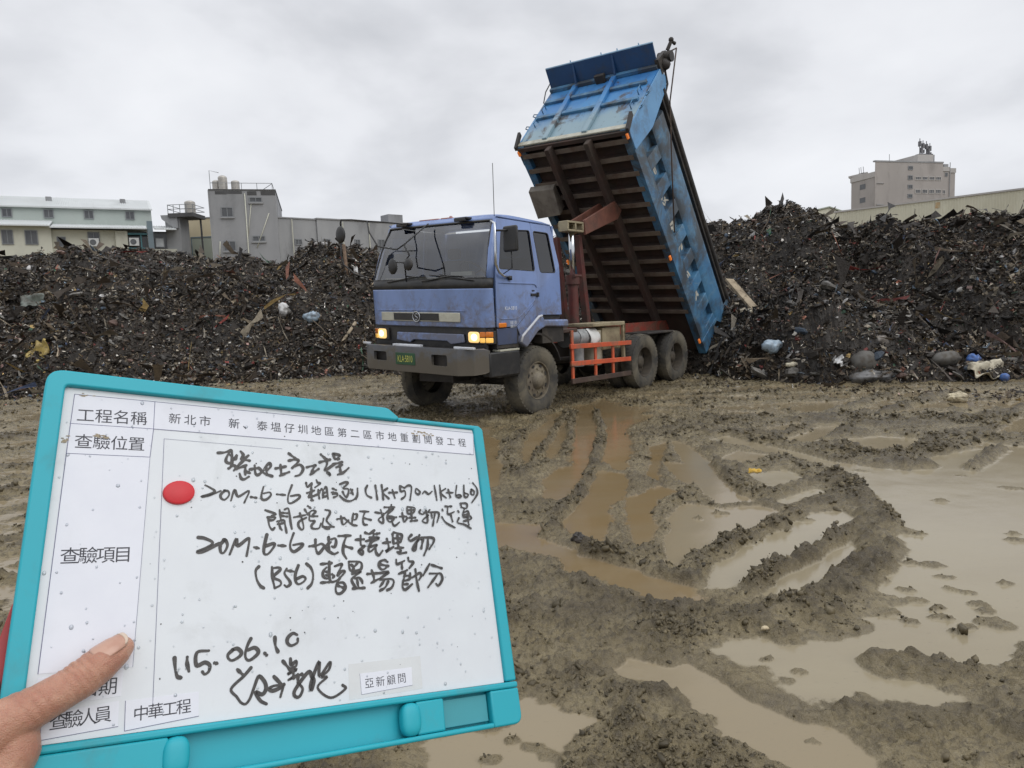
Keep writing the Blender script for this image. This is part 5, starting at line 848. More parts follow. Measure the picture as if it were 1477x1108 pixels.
b = Bm(); b.hexa([(5.43, -1.2, 1.64), (5.88, -1.2, 1.71), (5.88, 1.18, 1.71), (5.43, 1.18, 1.64)], [(5.43, -1.2, 1.67), (5.88, -1.2, 1.74), (5.88, 1.18, 1.74), (5.43, 1.18, 1.67)]); b.build('guard_plate', m_guardblue, gd)
b = Bm(); b.tube([(5.88, -1.2, 1.73), (5.88, 1.18, 1.73)], .02, 8)
for v in (-.6, .1, .45, .9): b.tube([(5.88, v, 1.74), (5.93, v, 1.75)], .012, 6)
b.build('guard_rim', paint('pale_blue_edge', (.22, .38, .55), (.3, .45, .6), .5, 6), gd, True)
for v in (-.55, .33): b = Bm(); b.hexa([(5.42, v-.02, 1.635), (5.86, v-.02, 1.70), (5.86, v+.02, 1.70), (5.42, v+.02, 1.635)], [(5.42, v-.02, 1.53), (5.80, v-.02, 1.68), (5.80, v+.02, 1.68), (5.42, v+.02, 1.53)]); b.build('guard_bracket', m_guardblue, gd)
b = Bm(); b.box(5.40, 5.60, -.10, .12, 1.52, 1.62); b.build('work_lamp', m_dark, gd, bevel=.02)
# cover motor, arm and hanging rod
cv = empty('cover_motor'); cv.parent = truck
b = Bm(); b.tube([(5.50, 1.10, 1.95), (5.50, 1.36, 1.95)], .10, 14); b.ball((5.42, 1.24, 1.82), .11, 10, 8); b.box(5.32, 5.60, 1.16, 1.24, 1.62, 2.02); b.tube([(5.60, 1.28, 2.0), (5.70, 1.34, 2.12), (5.62, 1.36, 2.2)], .035, 8); b.ball((5.72, 1.34, 2.14), .05, 8, 6); b.tube([(5.5, 1.22, 1.85), (5.1, 1.24, 1.7), (5.0, 1.22, 1.55)], .022, 8); b.build('motor_housing', m_dark, cv, 'auto')
b = Bm(); b.tube([(5.55, 1.30, 2.05), (5.50, 1.32, 2.30)], .013, 6); b.tube([(5.50, 1.32, 2.30), (4.86, 1.30, 1.475), (3.9, 1.29, .81), (2.87, 1.275, .137)], .014, 6); b.build('cover_rod', m_rust, cv, True)
b = Bm(); b.tube([(5.6, -1.22, 1.75), (5.52, -1.25, 1.5), (5.4, -1.22, 1.25)], .012, 6); b.build('cover_cable', m_dark, cv, True)
# slanted stone shield hanging under the bed front
b = Bm(); b.hexa([(4.30, -1.28, -.28), (4.30, -.68, -.28), (3.80, -.66, -.42), (3.72, -1.28, -.36)], [(4.34, -1.28, -.15), (4.34, -.68, -.15), (3.84, -.66, -.17), (3.74, -1.28, -.17)]); b.build('stone_shield', paint('grey_muddy_sheet', (.20, .18, .15), (.14, .12, .10), .7, 3, (.07, .06, .05), .7, 3, bmp=.1), bed, bevel=.008)
# tailgate swung open
tg = empty('tailgate'); tg.parent = truck
tgp = lambda k, v, o: TXL((7.33+.32*k+o, v, 1.62-1.30*k))
b = MB(); f0 = [tgp(0, -1.15, 0), tgp(0, 1.15, 0), tgp(1, 1.15, 0), tgp(1, -1.15, 0)]; f1 = [tgp(0, -1.15, .05), tgp(0, 1.15, .05), tgp(1, 1.15, .05), tgp(1, -1.15, .05)]; b.hexa(f0, f1); b.build('tailgate_plate', m_bed, tg)
b = MB()
for v in (-1.12, -.4, .35, 1.05): b.hexa([tgp(0, v, .052), tgp(0, v+.08, .052), tgp(1, v+.08, .052), tgp(1, v, .052)], [tgp(0, v, .11), tgp(0, v+.08, .11), tgp(1, v+.08, .11), tgp(1, v, .11)])
b.build('tailgate_ribs', m_dark, tg)
# hoist: red barrel, chromed rod, beige yoke, lift arm and tie link
ho = empty('hoist'); ho.parent = truck
vc = .42
b = TR(); b.tube([(2.17, vc, 1.0), (2.16, vc, 2.02)], .095, 16); b.tube([(2.16, vc, 1.96), (2.16, vc, 2.12)], .125, 16); b.tube([(2.05, vc+.1, 2.1), (2.27, vc+.1, 2.1)], .03, 8); b.build('hoist_barrel', m_dkred, ho, 'auto')
b = TR(); b.tube([(2.16, vc, 2.1), (2.17, vc, 2.98)], .052, 16); b.build('hoist_rod', m_chrome, ho, True)
b = TR(); b.box(1.92, 2.42, vc-.10, vc+.10, 2.86, 2.895); b.box(1.92, 2.42, vc-.10, vc+.10, 3.005, 3.04)
for u in (1.92, 2.15, 2.38): b.box(u, u+.04, vc-.10, vc+.10, 2.895, 3.005)
b.build('lift_yoke', m_beige, ho, bevel=.01)
b = TR()
for v0 in (.16, .48): b.prism([(2.46, 2.82), (2.44, 3.08), (3.50, 3.50), (3.75, 3.35), (3.60, 3.18)], lambda p, t: (p[0], t, p[1]), v0, v0+.05)
b.build('lift_arm', paint('red_brown_lift_arm', (.19, .075, .05), (.13, .05, .035), .6, 4, (.07, .05, .04), .7, 3), ho, bevel=.01)
b = TR(); b.hexa([(2.58, .18, 2.85), (2.68, .18, 2.85), (2.93, .18, 1.22), (2.80, .18, 1.22)], [(2.58, .30, 2.85), (2.68, .30, 2.85), (2.93, .30, 1.22), (2.80, .30, 1.22)]); b.hexa([(2.58, -.30, 2.85), (2.68, -.30, 2.85), (2.93, -.30, 1.22), (2.80, -.30, 1.22)], [(2.58, -.18, 2.85), (2.68, -.18, 2.85), (2.93, -.18, 1.22), (2.80, -.18, 1.22)]); b.build('tie_link', m_dkred, ho, bevel=.01)
b = TR(); b.tube([(2.17, -.4, .95), (2.17, .5, .95)], .06, 10); b.tube([(5.95, -.7, .80), (5.95, .7, .80)], .06, 10); b.box(5.85, 6.1, .40, .5, .7, 1.0); b.box(5.85, 6.1, -.5, -.40, .7, 1.0); b.tube([(1.4, .2, 1.2), (1.5, .3, 1.9), (1.9, .32, 2.2)], .03, 8); b.build('hoist_pivots', m_rust, ho, 'auto')
# ------------------------------------------------------------------ buildings beyond the heaps
def facade(name, A, d, label, cat='building'):
    """an Empty at the foot of the facade; local x along it, y away from the viewer, z up"""
    o = empty(name, (A[0], A[1], 0), math.atan2(d[1], d[0])); return tag(o, label, cat)
def boxes(name, mat, parent, lst, bevel=0):
    b = MB()
    for q in lst: b.box(*q)
    return b.build(name, mat, parent, bevel=bevel)
def window(parent, x0, x1, z0, z1, y=0, panes=2, frame=None, glass=None, fw_=.05):
    frame = frame or m_wframe; glass = glass or m_wglass
    f = boxes('window', frame, parent, [(x0, x1, y-.05, y+.03, z0, z0+fw_), (x0, x1, y-.05, y+.03, z1-fw_, z1), (x0, x0+fw_, y-.05, y+.03, z0+fw_, z1-fw_), (x1-fw_, x1, y-.05, y+.03, z0+fw_, z1-fw_)]+[(x0+(x1-x0)*k/panes-.02, x0+(x1-x0)*k/panes+.02, y-.04, y+.02, z0+fw_, z1-fw_) for k in range(1, panes)])
    boxes('pane', glass, f, [(x0+fw_, x1-fw_, y-.02, y-.005, z0+fw_, z1-fw_)])
    return f
def wallmat(name, col, col2, stain, amt, sc=.35, bmp=.1, thr=(.5, .7)):
    return paint(name, col, col2, .8, sc, stain, amt, .5, bmp=bmp, stretch=(1, 1, .45), thr=thr)
m_wframe = paint('grey_window_frame', (.22, .23, .24), (.18, .19, .2), .5)
m_wglass = paint('dark_window_pane', (.060, .064, .070), (.10, .105, .11), .12, 1.2)
m_cwall = wallmat('cream_plaster', (.57, .565, .47), (.52, .52, .44), (.36, .35, .30), .5)
m_green = wallmat('pale_green_sheet_wall', (.41, .46, .43), (.37, .42, .395), (.42, .45, .43), .5)
m_roofw = wallmat('white_sheet_roof', (.58, .605, .605), (.53, .55, .55), (.40, .42, .41), .5)
m_conc = wallmat('bare_grey_concrete', (.30, .304, .312), (.235, .24, .248), (.10, .10, .10), .5, .5)
m_conc2 = wallmat('weathered_concrete', (.315, .32, .325), (.25, .255, .262), (.12, .12, .12), .5, .5)
m_stain = wallmat('black_roof_stain', (.05, .05, .052), (.09, .09, .09), (.15, .15, .16), .6, 1.2)
m_yell = wallmat('yellow_rendered_wall', (.60, .52, .36), (.55, .48, .33), (.42, .37, .27), .4)
m_pgreen = wallmat('pale_green_shutter', (.38, .41, .34), (.34, .37, .31), (.28, .29, .24), .5)
m_steelb = paint('blue_grey_post', (.17, .22, .25), (.14, .18, .2), .6, 1)
m_tank = paint('stainless_water_tank', (.47, .45, .41), (.38, .36, .33), .4, 2, metal=.35, stretch=(1, 1, 6))
m_ac = paint('air_conditioner_casing', (.60, .61, .60), (.52, .53, .52), .5, 3)
m_teal = paint('teal_painted_trim', (.07, .22, .24), (.06, .17, .2), .6, 3)
m_pink = wallmat('pinkish_tiled_wall', (.365, .338, .318), (.31, .288, .272), (.22, .205, .195), .6, .16)
m_pinkl = wallmat('pale_parapet', (.46, .44, .42), (.40, .385, .37), (.28, .27, .26), .5, .2)
m_shed = wallmat('pale_yellow_sheet_wall', (.64, .62, .50), (.59, .57, .46), (.42, .39, .29), .4, .4)
m_railing = paint('galvanised_railing', (.20, .21, .22), (.16, .17, .18), .5, 3)
def corrugate(x0, x1, n, f): ...
# long white and green workshop
w = facade('workshop_building', (-32.39, 46.0), (.883, .47), 'long workshop with pale green upper wall and white sheet roofs, leftmost building')
boxes('lower_wall', m_cwall, w, [(-9, 2.74, 0, .3, 0, 8.2), (2.74, 6.43, .25, .5, 0, 8.0), (6.43, 7.17, .0, .4, 0, 7.95), (-9, 6.4, .52, 9, 0, 6.2)])
boxes('rear_block', m_cwall, w, [(-9, 8.8, 2.3, 10, 0, 8.7)])
boxes('upper_wall', m_green, w, [(-9, 8.82, 2.0, 2.28, 8.4, 9.66)])
b = MB(); b.prism([(1.75, 9.62), (1.75, 9.70), (6.0, 10.95), (10.3, 9.70), (10.3, 9.62), (6, 10.85)], lambda p, t: (t, p[0], p[1]), -9, 8.9); rf = b.build('upper_roof', m_roofw, w)
b = MB(); nn = 130
for k in range(nn): x = -8.9+k*17.7/nn; b.hexa([(x, 1.74, 9.705), (x+.05, 1.74, 9.705), (x+.05, 5.98, 10.955), (x, 5.98, 10.955)], [(x, 1.74, 9.735), (x+.05, 1.74, 9.735), (x+.05, 5.98, 10.985), (x, 5.98, 10.985)])
b.build('roof_ribs', m_roofw, rf)
for x0 in (2.3, 6.9): boxes('roof_vent', m_conc2, w, [(x0, x0+.36, 4.2, 4.6, 10.35, 10.75)], .03)
for x0, x1, z0, z1, in ((-.9, 2.73, 8.12, 8.72), (2.73, 8.39, 8.02, 8.5), (8.85, 10.23, 8.0, 8.48)):
    b = MB(); b.hexa([(x0 if x0 > 0 else -9, -.55, z0), (x1, -.55, z0), (x1, 2.05, z1), (x0 if x0 > 0 else -9, 2.05, z1)], [(x0 if x0 > 0 else -9, -.55, z0+.08), (x1, -.55, z0+.08), (x1, 2.05, z1+.08), (x0 if x0 > 0 else -9, 2.05, z1+.08)]); cn = b.build('canopy_roof', m_roofw, w)
    b = MB(); xa = x0 if x0 > 0 else -9
    for k in range(int((x1-xa)*6)): x = xa+.05+k/6.; b.hexa([(x, -.56, z0+.075), (x+.04, -.56, z0+.075), (x+.04, 2.0, z1+.075), (x, 2.0, z1+.075)], [(x, -.56, z0+.11), (x+.04, -.56, z0+.11), (x+.04, 2.0, z1+.11), (x, 2.0, z1+.11)])
    b.build('canopy_ribs', m_roofw, cn)
for x0, x1, z0, z1 in ((.03, .66, 6.98, 7.91), (1.28, 1.99, 6.98, 7.9), (-1.25, -.6, 6.98, 7.9), (-2.5, -1.85, 6.98, 7.9)): window(w, x0, x1, z0, z1, -.02, 2)
window(w, 3.0, 3.52, 6.86, 7.53, .23, 1); window(w, 4.79, 5.49, 6.86, 7.86, .23, 2)
for x0 in (-.06, 2.28, 4.64, 7.16, -2.4, -4.8): window(w, x0, x0+.58, 8.97, 9.54, 1.97, 2)
for x0, z0, y in ((4.83, 6.88, .0), (7.24, 6.93, -.05)):
    ac = boxes('air_conditioner', m_ac, w, [(x0, x0+.60, y-.12, y+.12, z0, z0+.54)], .02)
    b = MB(); b.tube([(x0+.25, y-.121, z0+.27), (x0+.25, y-.14, z0+.27)], .19, 16); b.build('fan_grille', m_wglass, ac)
boxes('bay_shade_panel', m_wglass, w, [(7.2, 8.4, .6, .9, 6.0, 7.98), (8.72, 10.2, .6, .9, 6.0, 8.0)])  # dark panels put the shade of the open bays into their colour
boxes('bay_trim', m_teal, w, [(7.19, 8.40, .0, .2, 7.70, 7.82), (7.19, 8.4, .0, .2, 6.72, 6.82), (7.95, 8.02, .0, .2, 6.82, 7.7)])
boxes('corner_post', m_steelb, w, [(8.41, 8.76, -.25, .1, 0, 8.62)])
window(w, 8.85, 9.43, 6.86, 7.54, .3, 1, glass=paint('pale_window_pane', (.5, .52, .52), (.42, .44, .45), .2)); boxes('low_wall', m_cwall, w, [(8.7, 10.2, .2, .45, 0, 6.75), (7.15, 8.45, .25, .5, 0, 6.7)])
# tank tower
w = facade('tank_tower', (-24.12, 51.0), (1, 0), 'narrow grey stair tower carrying a railed steel water tank beside the yellow building')
boxes('tower_column', m_conc2, w, [(-.05, 1.0, 0, 1.4, 0, 9.0), (.05, .9, -.02, .05, 8.1, 8.6)])
b = MB(); b.prism([(-.28, 9.13), (.9, 9.13), (.9, 8.2), (.55, 8.25), (-.2, 8.85)], lambda p, t: (p[0], t, p[1]), -.15, 1.5); b.build('cantilever_slab', m_conc2, w)
boxes('tank_platform', m_stain, w, [(.32, 2.12, -.3, 1.7, 8.95, 9.22), (1.9, 2.0, 1.2, 1.3, 0, 8.95)])
b = MB()
for z_ in (9.5, 9.80): b.tube([(.35, -.28, z_), (2.1, -.28, z_), (2.1, 1.68, z_), (.35, 1.68, z_)], .025, 5, closed=True)
for x in (.35, .75, 1.2, 1.65, 2.1): b.tube([(x, -.28, 9.2), (x, -.28, 9.82)], .025, 5)
b.tube([(.35, 1.6, 9.2), (.35, 1.6, 9.8)], .025, 5); b.build('railing', m_railing, w)
tk = lambda cx, cy, z0: (lambda x, y, h: (cx+x, cy+y, z0+h))
def tank(parent, cx, cy, z0, r, h):
    b = MB(); pr = [(.0001, 0), (r, 0)]
    k = 9
    for i in range(k): pr += [(r, h*.86*(i+.15)/k), (r*1.03, h*.86*(i+.5)/k), (r, h*.86*(i+.85)/k)]
    pr += [(r*.93, h*.90), (r*.55, h*.97), (.0001, h)]
    b.lathe(pr, tk(cx, cy, z0), 24, close=False); return b.build('water_tank', m_tank, parent, 'auto')
tank(w, 1.55, .6, 9.22, .36, .98)
# yellow building
w = facade('yellow_building', (-24.39, 54.0), (1, 0), 'low yellow rendered building with a pale green shutter, squeezed between tank tower and grey block')
boxes('wall', m_yell, w, [(.0, 3.2, 0, 6, 0, 9.25)]); boxes('coping', m_conc2, w, [(-.05, 3.25, -.06, 6.05, 9.25, 9.33)])
boxes('roller_shutter', m_pgreen, w, [(.72, 2.2, -.05, -.01, 4.0, 7.8)]); boxes('shutter_frame', m_steelb, w, [(.64, .72, -.08, .0, 4.0, 7.9), (.72, 2.2, -.08, -.0, 7.81, 7.9)])
b = MB(); b.tube([(.45, -.05, 6.0), (.45, -.05, 8.3)], .03, 5); b.build('drain_pipe', m_railing, w)
# grey concrete block with tanks on its roof
w = facade('concrete_block', (-18.03, 44.0), (.965, .264), 'three-storey bare grey concrete block with rooftop water tanks and railing')
boxes('wall', m_conc, w, [(0, 3.86, 0, 9, 0, 9.5)])
boxes('parapet_stain', m_stain, w, [(.35, 1.0, -.012, .05, 9.25, 9.44), (1.0, 1.9, -.010, .05, 9.28, 9.45), (2.2, 2.75, -.012, .05, 9.2, 9.44), (3.0, 3.86, -.010, .05, 9.2, 9.46)]); boxes('roof_edge', m_stain, w, [(-.03, 3.90, -.04, 9.03, 9.5, 9.56)])
for q in ((.62, 1.31, 7.87, 8.48), (2.30, 3.05, 8.76, 9.08), (.6, 1.32, 5.80, 6.43), (2.31, 3.07, 6.37, 6.72)): window(w, *q, 0, 2); boxes('window_sill', m_conc2, w, [(q[0]-.06, q[1]+.06, -.10, -.001, q[2]-.08, q[2])])
boxes('corner_strip', m_conc2, w, [(-.06, .0, -.03, .30, 0, 9.49)]); b = MB(); b.tube([(1.98, -.04, 0), (2.06, -.04, 9.3)], .035, 5); b.tube([(2.4, -.03, 8.72), (2.05, -.03, 6.6)], .025, 5); b.tube([(3.4, -.03, 8.1), (2.55, -.03, 6.0)], .03, 5); b.tube([(.42, -.03, 6.4), (.30, -.03, 5.2)], .03, 5); b.build('pipes', m_cwall, w, True)
b = MB()
b.tube([(.1, .1, 9.95), (3.7, .1, 9.95), (3.7, 8.8, 9.95)], .018, 5)
for x in (.1, 1.0, 1.9, 2.8, 3.7): b.tube([(x, .1, 9.55), (x, .1, 9.95)], .018, 5)
b.tube([(3.15, .1, 9.56), (3.7, .1, 9.93)], .02, 5); b.tube([(.08, .3, 9.5), (.08, .3, 10.72), (.62, .3, 10.6)], .02, 5); b.build('roof_railing', m_railing, w)
tank(w, .74, 1.0, 9.56, .27, 1.02); tank(w, 1.47, 1.0, 9.56, .25, .72); tank(w, .32, 1.3, 9.56, .24, .78); boxes('water_heater', m_tank, w, [(-.0, .25, 2.2, 3.2, 9.56, 10.1)], .08)
# long grey wall building
w = facade('grey_warehouse', (-14.62, 46.0), (.764, .645), 'long low grey concrete warehouse with small windows running behind the truck cab')
boxes('wall', m_conc2, w, [(0, 2.64, 0, 8, 0, 7.95), (2.65, 14, -.12, 8, 0, 8.0)]); boxes('eave', m_conc, w, [(-.0, 2.64, -.06, 8.05, 7.95, 8.03), (2.62, 14.05, -.18, 8.05, 8.0, 8.08)])
for q in ((1.07, 1.57, 6.28, 6.66, 0), (3.02, 3.54, 6.34, 6.72, -.12), (5.34, 5.76, 6.1, 6.76, -.12), (7.18, 7.7, 5.98, 6.82, -.12)): window(w, *q, 2)
boxes('roof_box', m_conc, w, [(8.5, 9.7, .5, 1.6, 8.08, 8.72)]); b = MB()
for x in (.9, 4.5, 6.5): b.tube([(x, -.16, 0), (x, -.16, 7.9)], .035, 5)
b.build('drain_pipes', m_cwall, w)
# tower block on the right
w = facade('tower_block', (57.74, 112.0), (.963, .268), 'tall pinkish grey tower block with rooftop aerials rising above the right-hand heap')
b = MB(); sk_ = lambda x0, x1, y0, y1, z0, z1: b.hexa([(x0, y0, z0), (x1, y0, z0), (x1+1.0*(y1-y0), y1, z0), (x0+1.0*(y1-y0), y1, z0)], [(x0, y0, z1), (x1, y0, z1), (x1+1.0*(y1-y0), y1, z1), (x0+1.0*(y1-y0), y1, z1)])
sk_(0, 13.28, 0, 12, 0, 22.0); sk_(13.29, 15.0, .4, 11, 0, 20.8); sk_(15.02, 16.83, 1.0, 11, 0, 20.7); b.build('wall', m_pink, w)
b = MB()
b.hexa([(.35, .4, 0), (.51, 5.56, 0), (8, 11, 0), (9, 9, 0)], [(.35, .4, 19.75), (.51, 5.56, 19.75), (8, 11, 19.75), (9, 9, 19.75)]); b.build('side_wing', m_pink, w)
b = MB(); b.hexa([(.28, .3, 19.78), (.40, 5.7, 19.78), (8, 11.2, 19.78), (9, 9, 19.78)], [(.28, .3, 20.6), (.40, 5.7, 20.6), (8, 11.2, 20.6), (9, 9, 20.6)]); b.hexa([(.6, 2.2, 20.62), (.3, 6.0, 20.62), (7, 11, 20.62), (8, 9, 20.62)], [(.6, 2.2, 20.9), (.3, 6.0, 20.9), (7, 11, 20.9), (8, 9, 20.9)]); b.build('wing_parapet', m_pinkl, w)
boxes('roof_parapet', m_conc2, w, [(-.05, 13.33, -.06, .4, 22.0, 22.22)]); boxes('lower_parapet', m_pinkl, w, [(13.34, 15.05, .3, 4.05, 20.82, 21.5), (15.07, 16.9, .9, 5.05, 20.72, 21.45)])
boxes('penthouse', m_pinkl, w, [(9.23, 12.3, 1, 6, 22.22, 23.5)]); boxes('penthouse_side', m_conc, w, [(12.32, 12.99, 1.4, 6, 22.22, 23.6)]); boxes('rooftop_units', m_conc2, w, [(13.5, 14.5, 1.5, 4, 21.5, 22.3), (15.1, 15.95, 1.5, 4, 21.46, 22.2)])
for z0, z1 in ((20.85, 21.45), (19.33, 20.01), (17.95, 18.57), (16.5, 17.12)): window(w, 6.33, 7.25, z0, z1, -.02, 2, fw_=.09)
for z0, z1, x1 in ((19.28, 19.88, 13.1), (17.2, 17.9, 14.9)):
    x = 7.75
    while x < x1-1.0:
        window(w, x, x+1.15, z0, z1, -.02 if x < 12.1 else .38, 3, frame=m_pinkl, fw_=.10); x += 1.34
window(w, 14.1, 14.6, 20.0, 20.6, .38, 1, fw_=.08)
for q in ((.35, 1.7, 18.7, 18.76), (.35, 1.7, 15.4, 15.5)): boxes('wall_ledge', m_conc2, w, [(q[0], q[1], -.12, -.001, q[2], q[3])])
fnw = lambda s, o, z_: (.35+.16*s-o, .4+5.16*s, z_)
for z0, z1 in ((18.3, 19.1), (16.2, 17.0), (14.2, 15.0)):
    b = MB(); b.hexa([fnw(.38, .02, z0), fnw(.62, .02, z0), fnw(.62, .02, z1), fnw(.38, .02, z1)], [fnw(.38, -.03, z0), fnw(.62, -.03, z0), fnw(.62, -.03, z1), fnw(.38, -.03, z1)]); b.build('window', m_wglass, w)
b = MB(); b.tube([(15.0, .3, 0), (15.0, .3, 22.2)], .06, 5); b.tube([(5.57, 3, 22), (5.57, 3, 23.9)], .04, 5); b.build('down_pipe', m_conc, w)
b = MB()
for x, z_ in ((10.57, 25.9), (11.2, 25.6), (11.9, 25.5), (12.6, 25.2), (10.9, 24.9), (12.3, 24.8)):
    b.tube([(x, 2, 23.4), (x, 2, z_+.35)], .07, 6); b.box(x-.15, x+.15, 1.8, 2.2, z_-.9, z_-.1); b.box(x+.05, x+.3, 1.9, 2.1, z_-1.6, z_-1.1)
b.box(10.3, 12.9, 1.6, 2.6, 23.5, 23.8)
m_aer = paint('dark_aerial', (.10, .10, .11), (.16, .16, .17), .6, 2); b.build('aerial_masts', m_aer, w); b = MB(); b.box(.5, .7, 2.9, 4.0, 20.85, 20.95)
for y in (3.0, 3.5, 3.9): b.tube([(.6, y, 20.9), (.6, y+.12, 21.9)], .04, 5)
b.build('wing_aerial', m_aer, w)
# pale yellow shed
w = facade('yellow_shed', (21.85, 47.5), (.687, -.726), 'long pale yellow sheet-metal shed behind the right-hand heap, below the tower block')
boxes('wall', m_shed, w, [(0, 22, 0, 9, 0, 7.02)]); boxes('roof_edge', m_pinkl, w, [(-.05, 22, -.08, 9, 7.02, 7.12)])
b = MB()
for k in range(150): b.box(.05+k*.145, .09+k*.145, -.03, .005, 0, 7.0)
b.build('wall_ribs', m_shed, w); boxes('rust_patch', paint('rust_stain', (.42, .25, .11), (.46, .42, .29), .8, 3), w, [(5.95, 6.2, -.034, -.03, 6.55, 6.9)])
w = facade('gabled_shed', (21.2, 48.6), (1, 0), 'small pale gable end peeping over the heap at the far end of the yellow shed')
b = MB(); b.prism([(0, 0), (0, 7.35), (.75, 7.5), (1.5, 7.2), (1.5, 0)], lambda p, t: (p[0], t, p[1]), 0, 6); b.build('wall', m_shed, w); b = MB(); b.hexa([(-.1, -.1, 7.36), (.76, -.1, 7.52), (.76, 6, 7.52), (-.1, 6, 7.36)], [(-.1, -.1, 7.44), (.76, -.1, 7.6), (.76, 6, 7.6), (-.1, 6, 7.44)]); b.hexa([(.77, -.1, 7.52), (1.6, -.1, 7.22), (1.6, 6, 7.22), (.77, 6, 7.52)], [(.77, -.1, 7.6), (1.6, -.1, 7.3), (1.6, 6, 7.3), (.77, 6, 7.6)]); b.build('roof', m_pgreen, w)
# ------------------------------------------------------------------ the site record board and the hand that holds it
ax_ = Vector((.81119071, .54250217, -.21831406)); ay_ = -Vector((.10574946, -.49837868, -.86048576)); ay_ = (ay_-ax_*ay_.dot(ax_)).normalized(); az_ = ax_.cross(ay_)
TL = Vector((-.32599034, .51059239, 1.51142814))
BM = Matrix(((ax_.x, ay_.x, az_.x, TL.x), (ax_.y, ay_.y, az_.y, TL.y), (ax_.z, ay_.z, az_.z, TL.z), (0, 0, 0, 1)))@Matrix.Scale(.001, 4)   # local unit: 1 mm
board = empty('record_board'); board.matrix_world = BM
tag(board, 'teal plastic framed whiteboard with handwritten site record, held up at lower left', 'whiteboard')
BW, BH = 350., 235.9
m_teal2 = paint('teal_plastic', (.012, .375, .46), (.010, .345, .425), .48, .004, (.10, .24, .25), .45, .018, thr=(.52, .70))
def mmat(name, col, col2, rough, sc=.02, dirt=None, amt=.4, ds=.012, thr=(.55, .7)): return paint(name, col, col2, rough, sc, dirt, amt, ds, thr=thr)
m_wb = mmat('whiteboard_sheet', (.64, .675, .70), (.61, .64, .67), .32, .02, (.44, .455, .45), .35, .014)
m_paper = mmat('printed_paper', (.69, .71, .765), (.66, .68, .74), .45, .03, (.60, .61, .64), .25, .02)
m_tape = mmat('yellowed_tape', (.61, .635, .645), (.58, .60, .605), .25, .03, (.5, .49, .44), .4, .02)
m_ink = mmat('printed_ink', (.03, .032, .045), (.05, .05, .06), .6)
m_line = mmat('printed_rule', (.10, .11, .20), (.16, .16, .26), .6)
m_marker = paint('marker_ink', (.014, .013, .013), (.05, .046, .043), .38, .35)
m_dot = mmat('red_magnet', (.60, .020, .030), (.52, .016, .025), .45, .05)
# frame: lips round the sheet, and the tray below
b = MB(); pr = rounded([(-12, 1), (-11.2, 6.0), (-8.2, 10.2), (-3, 12), (258, 12.3), (268, 5), (361.5, 5), (362, -262), (356, -270.5), (-4, -270.5), (-12, -262)], 4, 4)
b.prism(pr, lambda p, t: (p[0], p[1], t), -12, -6.0); fr = b.build('frame', m_teal2, board, bevel=1.5)
def lip(poly, z0, z1, name='frame_lip', bv=1.6): b = MB(); b.prism(poly, lambda p, t: (p[0], p[1], t), z0, z1); return b.build(name, m_teal2, board, bevel=bv, seg=3)
lip(rounded([(-12, 1), (-11.2, 6.0), (-8.2, 10.2), (-3, 12), (256, 12.2), (267, 3.5), (265, .6), (.3, .6), (.3, -235.2), (-.3, -270.3), (-4, -270.3), (-12, -262)], 3, 3), -6.1, 4.5)
lip([(265.5, .6), (267.5, 4.6), (357, 4.8), (361.5, 1.0), (362, -236), (350.6, -236), (350.6, .6)], -6.1, 2.6)
lip([(.4, -236.6), (361.8, -236.6), (361.8, -241.6), (.4, -241.6)], -6.1, 4.2)
lip([(.4, -266.3), (332.4, -266.3), (332.4, -270.3), (.4, -270.3)], -6.1, 5.5)
lip(rounded([(332.5, -241.8), (361.9, -241.8), (361.9, -270.3), (332.5, -270.3)], 8, 5)[12:18]+[(332.5, -270.3), (332.5, -241.8), (361.9, -241.8)], -6.1, 4.0); lip([(262, -241.8), (287, -241.8), (287, -266.1), (262, -266.1)], -6.1, 3.6); lip([(.4, -241.8), (82, -241.8), (82, -266.1), (.4, -266.1)], -6.1, 3.8)
for x in (257, 87):
    sp = lambda c, e: math.copysign(abs(c)**e, c)
    b = MB(); b.grid(lambda s, t, x=x: (x+8.5*sp(math.sin(math.pi*t), .6)*sp(math.cos(2*math.pi*s), .75), -254+12.2*sp(math.sin(math.pi*t), .6)*sp(math.sin(2*math.pi*s), .7), 1+6.0*sp(math.cos(math.pi*t), .7)), 28, 16)
    b.build('tray_knob', m_teal2, board, True)
b = MB(); b.box(288.5, 331.0, -264.5, -243.5, -6.1, -1.2); b.build('tray_insert', paint('grey_teal_plastic', (.045, .30, .35), (.04, .27, .31), .45, .01), board, bevel=.5)
b = MB(); b.box(.0, 350.4, -236.3, .4, -6.2, -.2); b.build('whiteboard_sheet', m_wb, board)
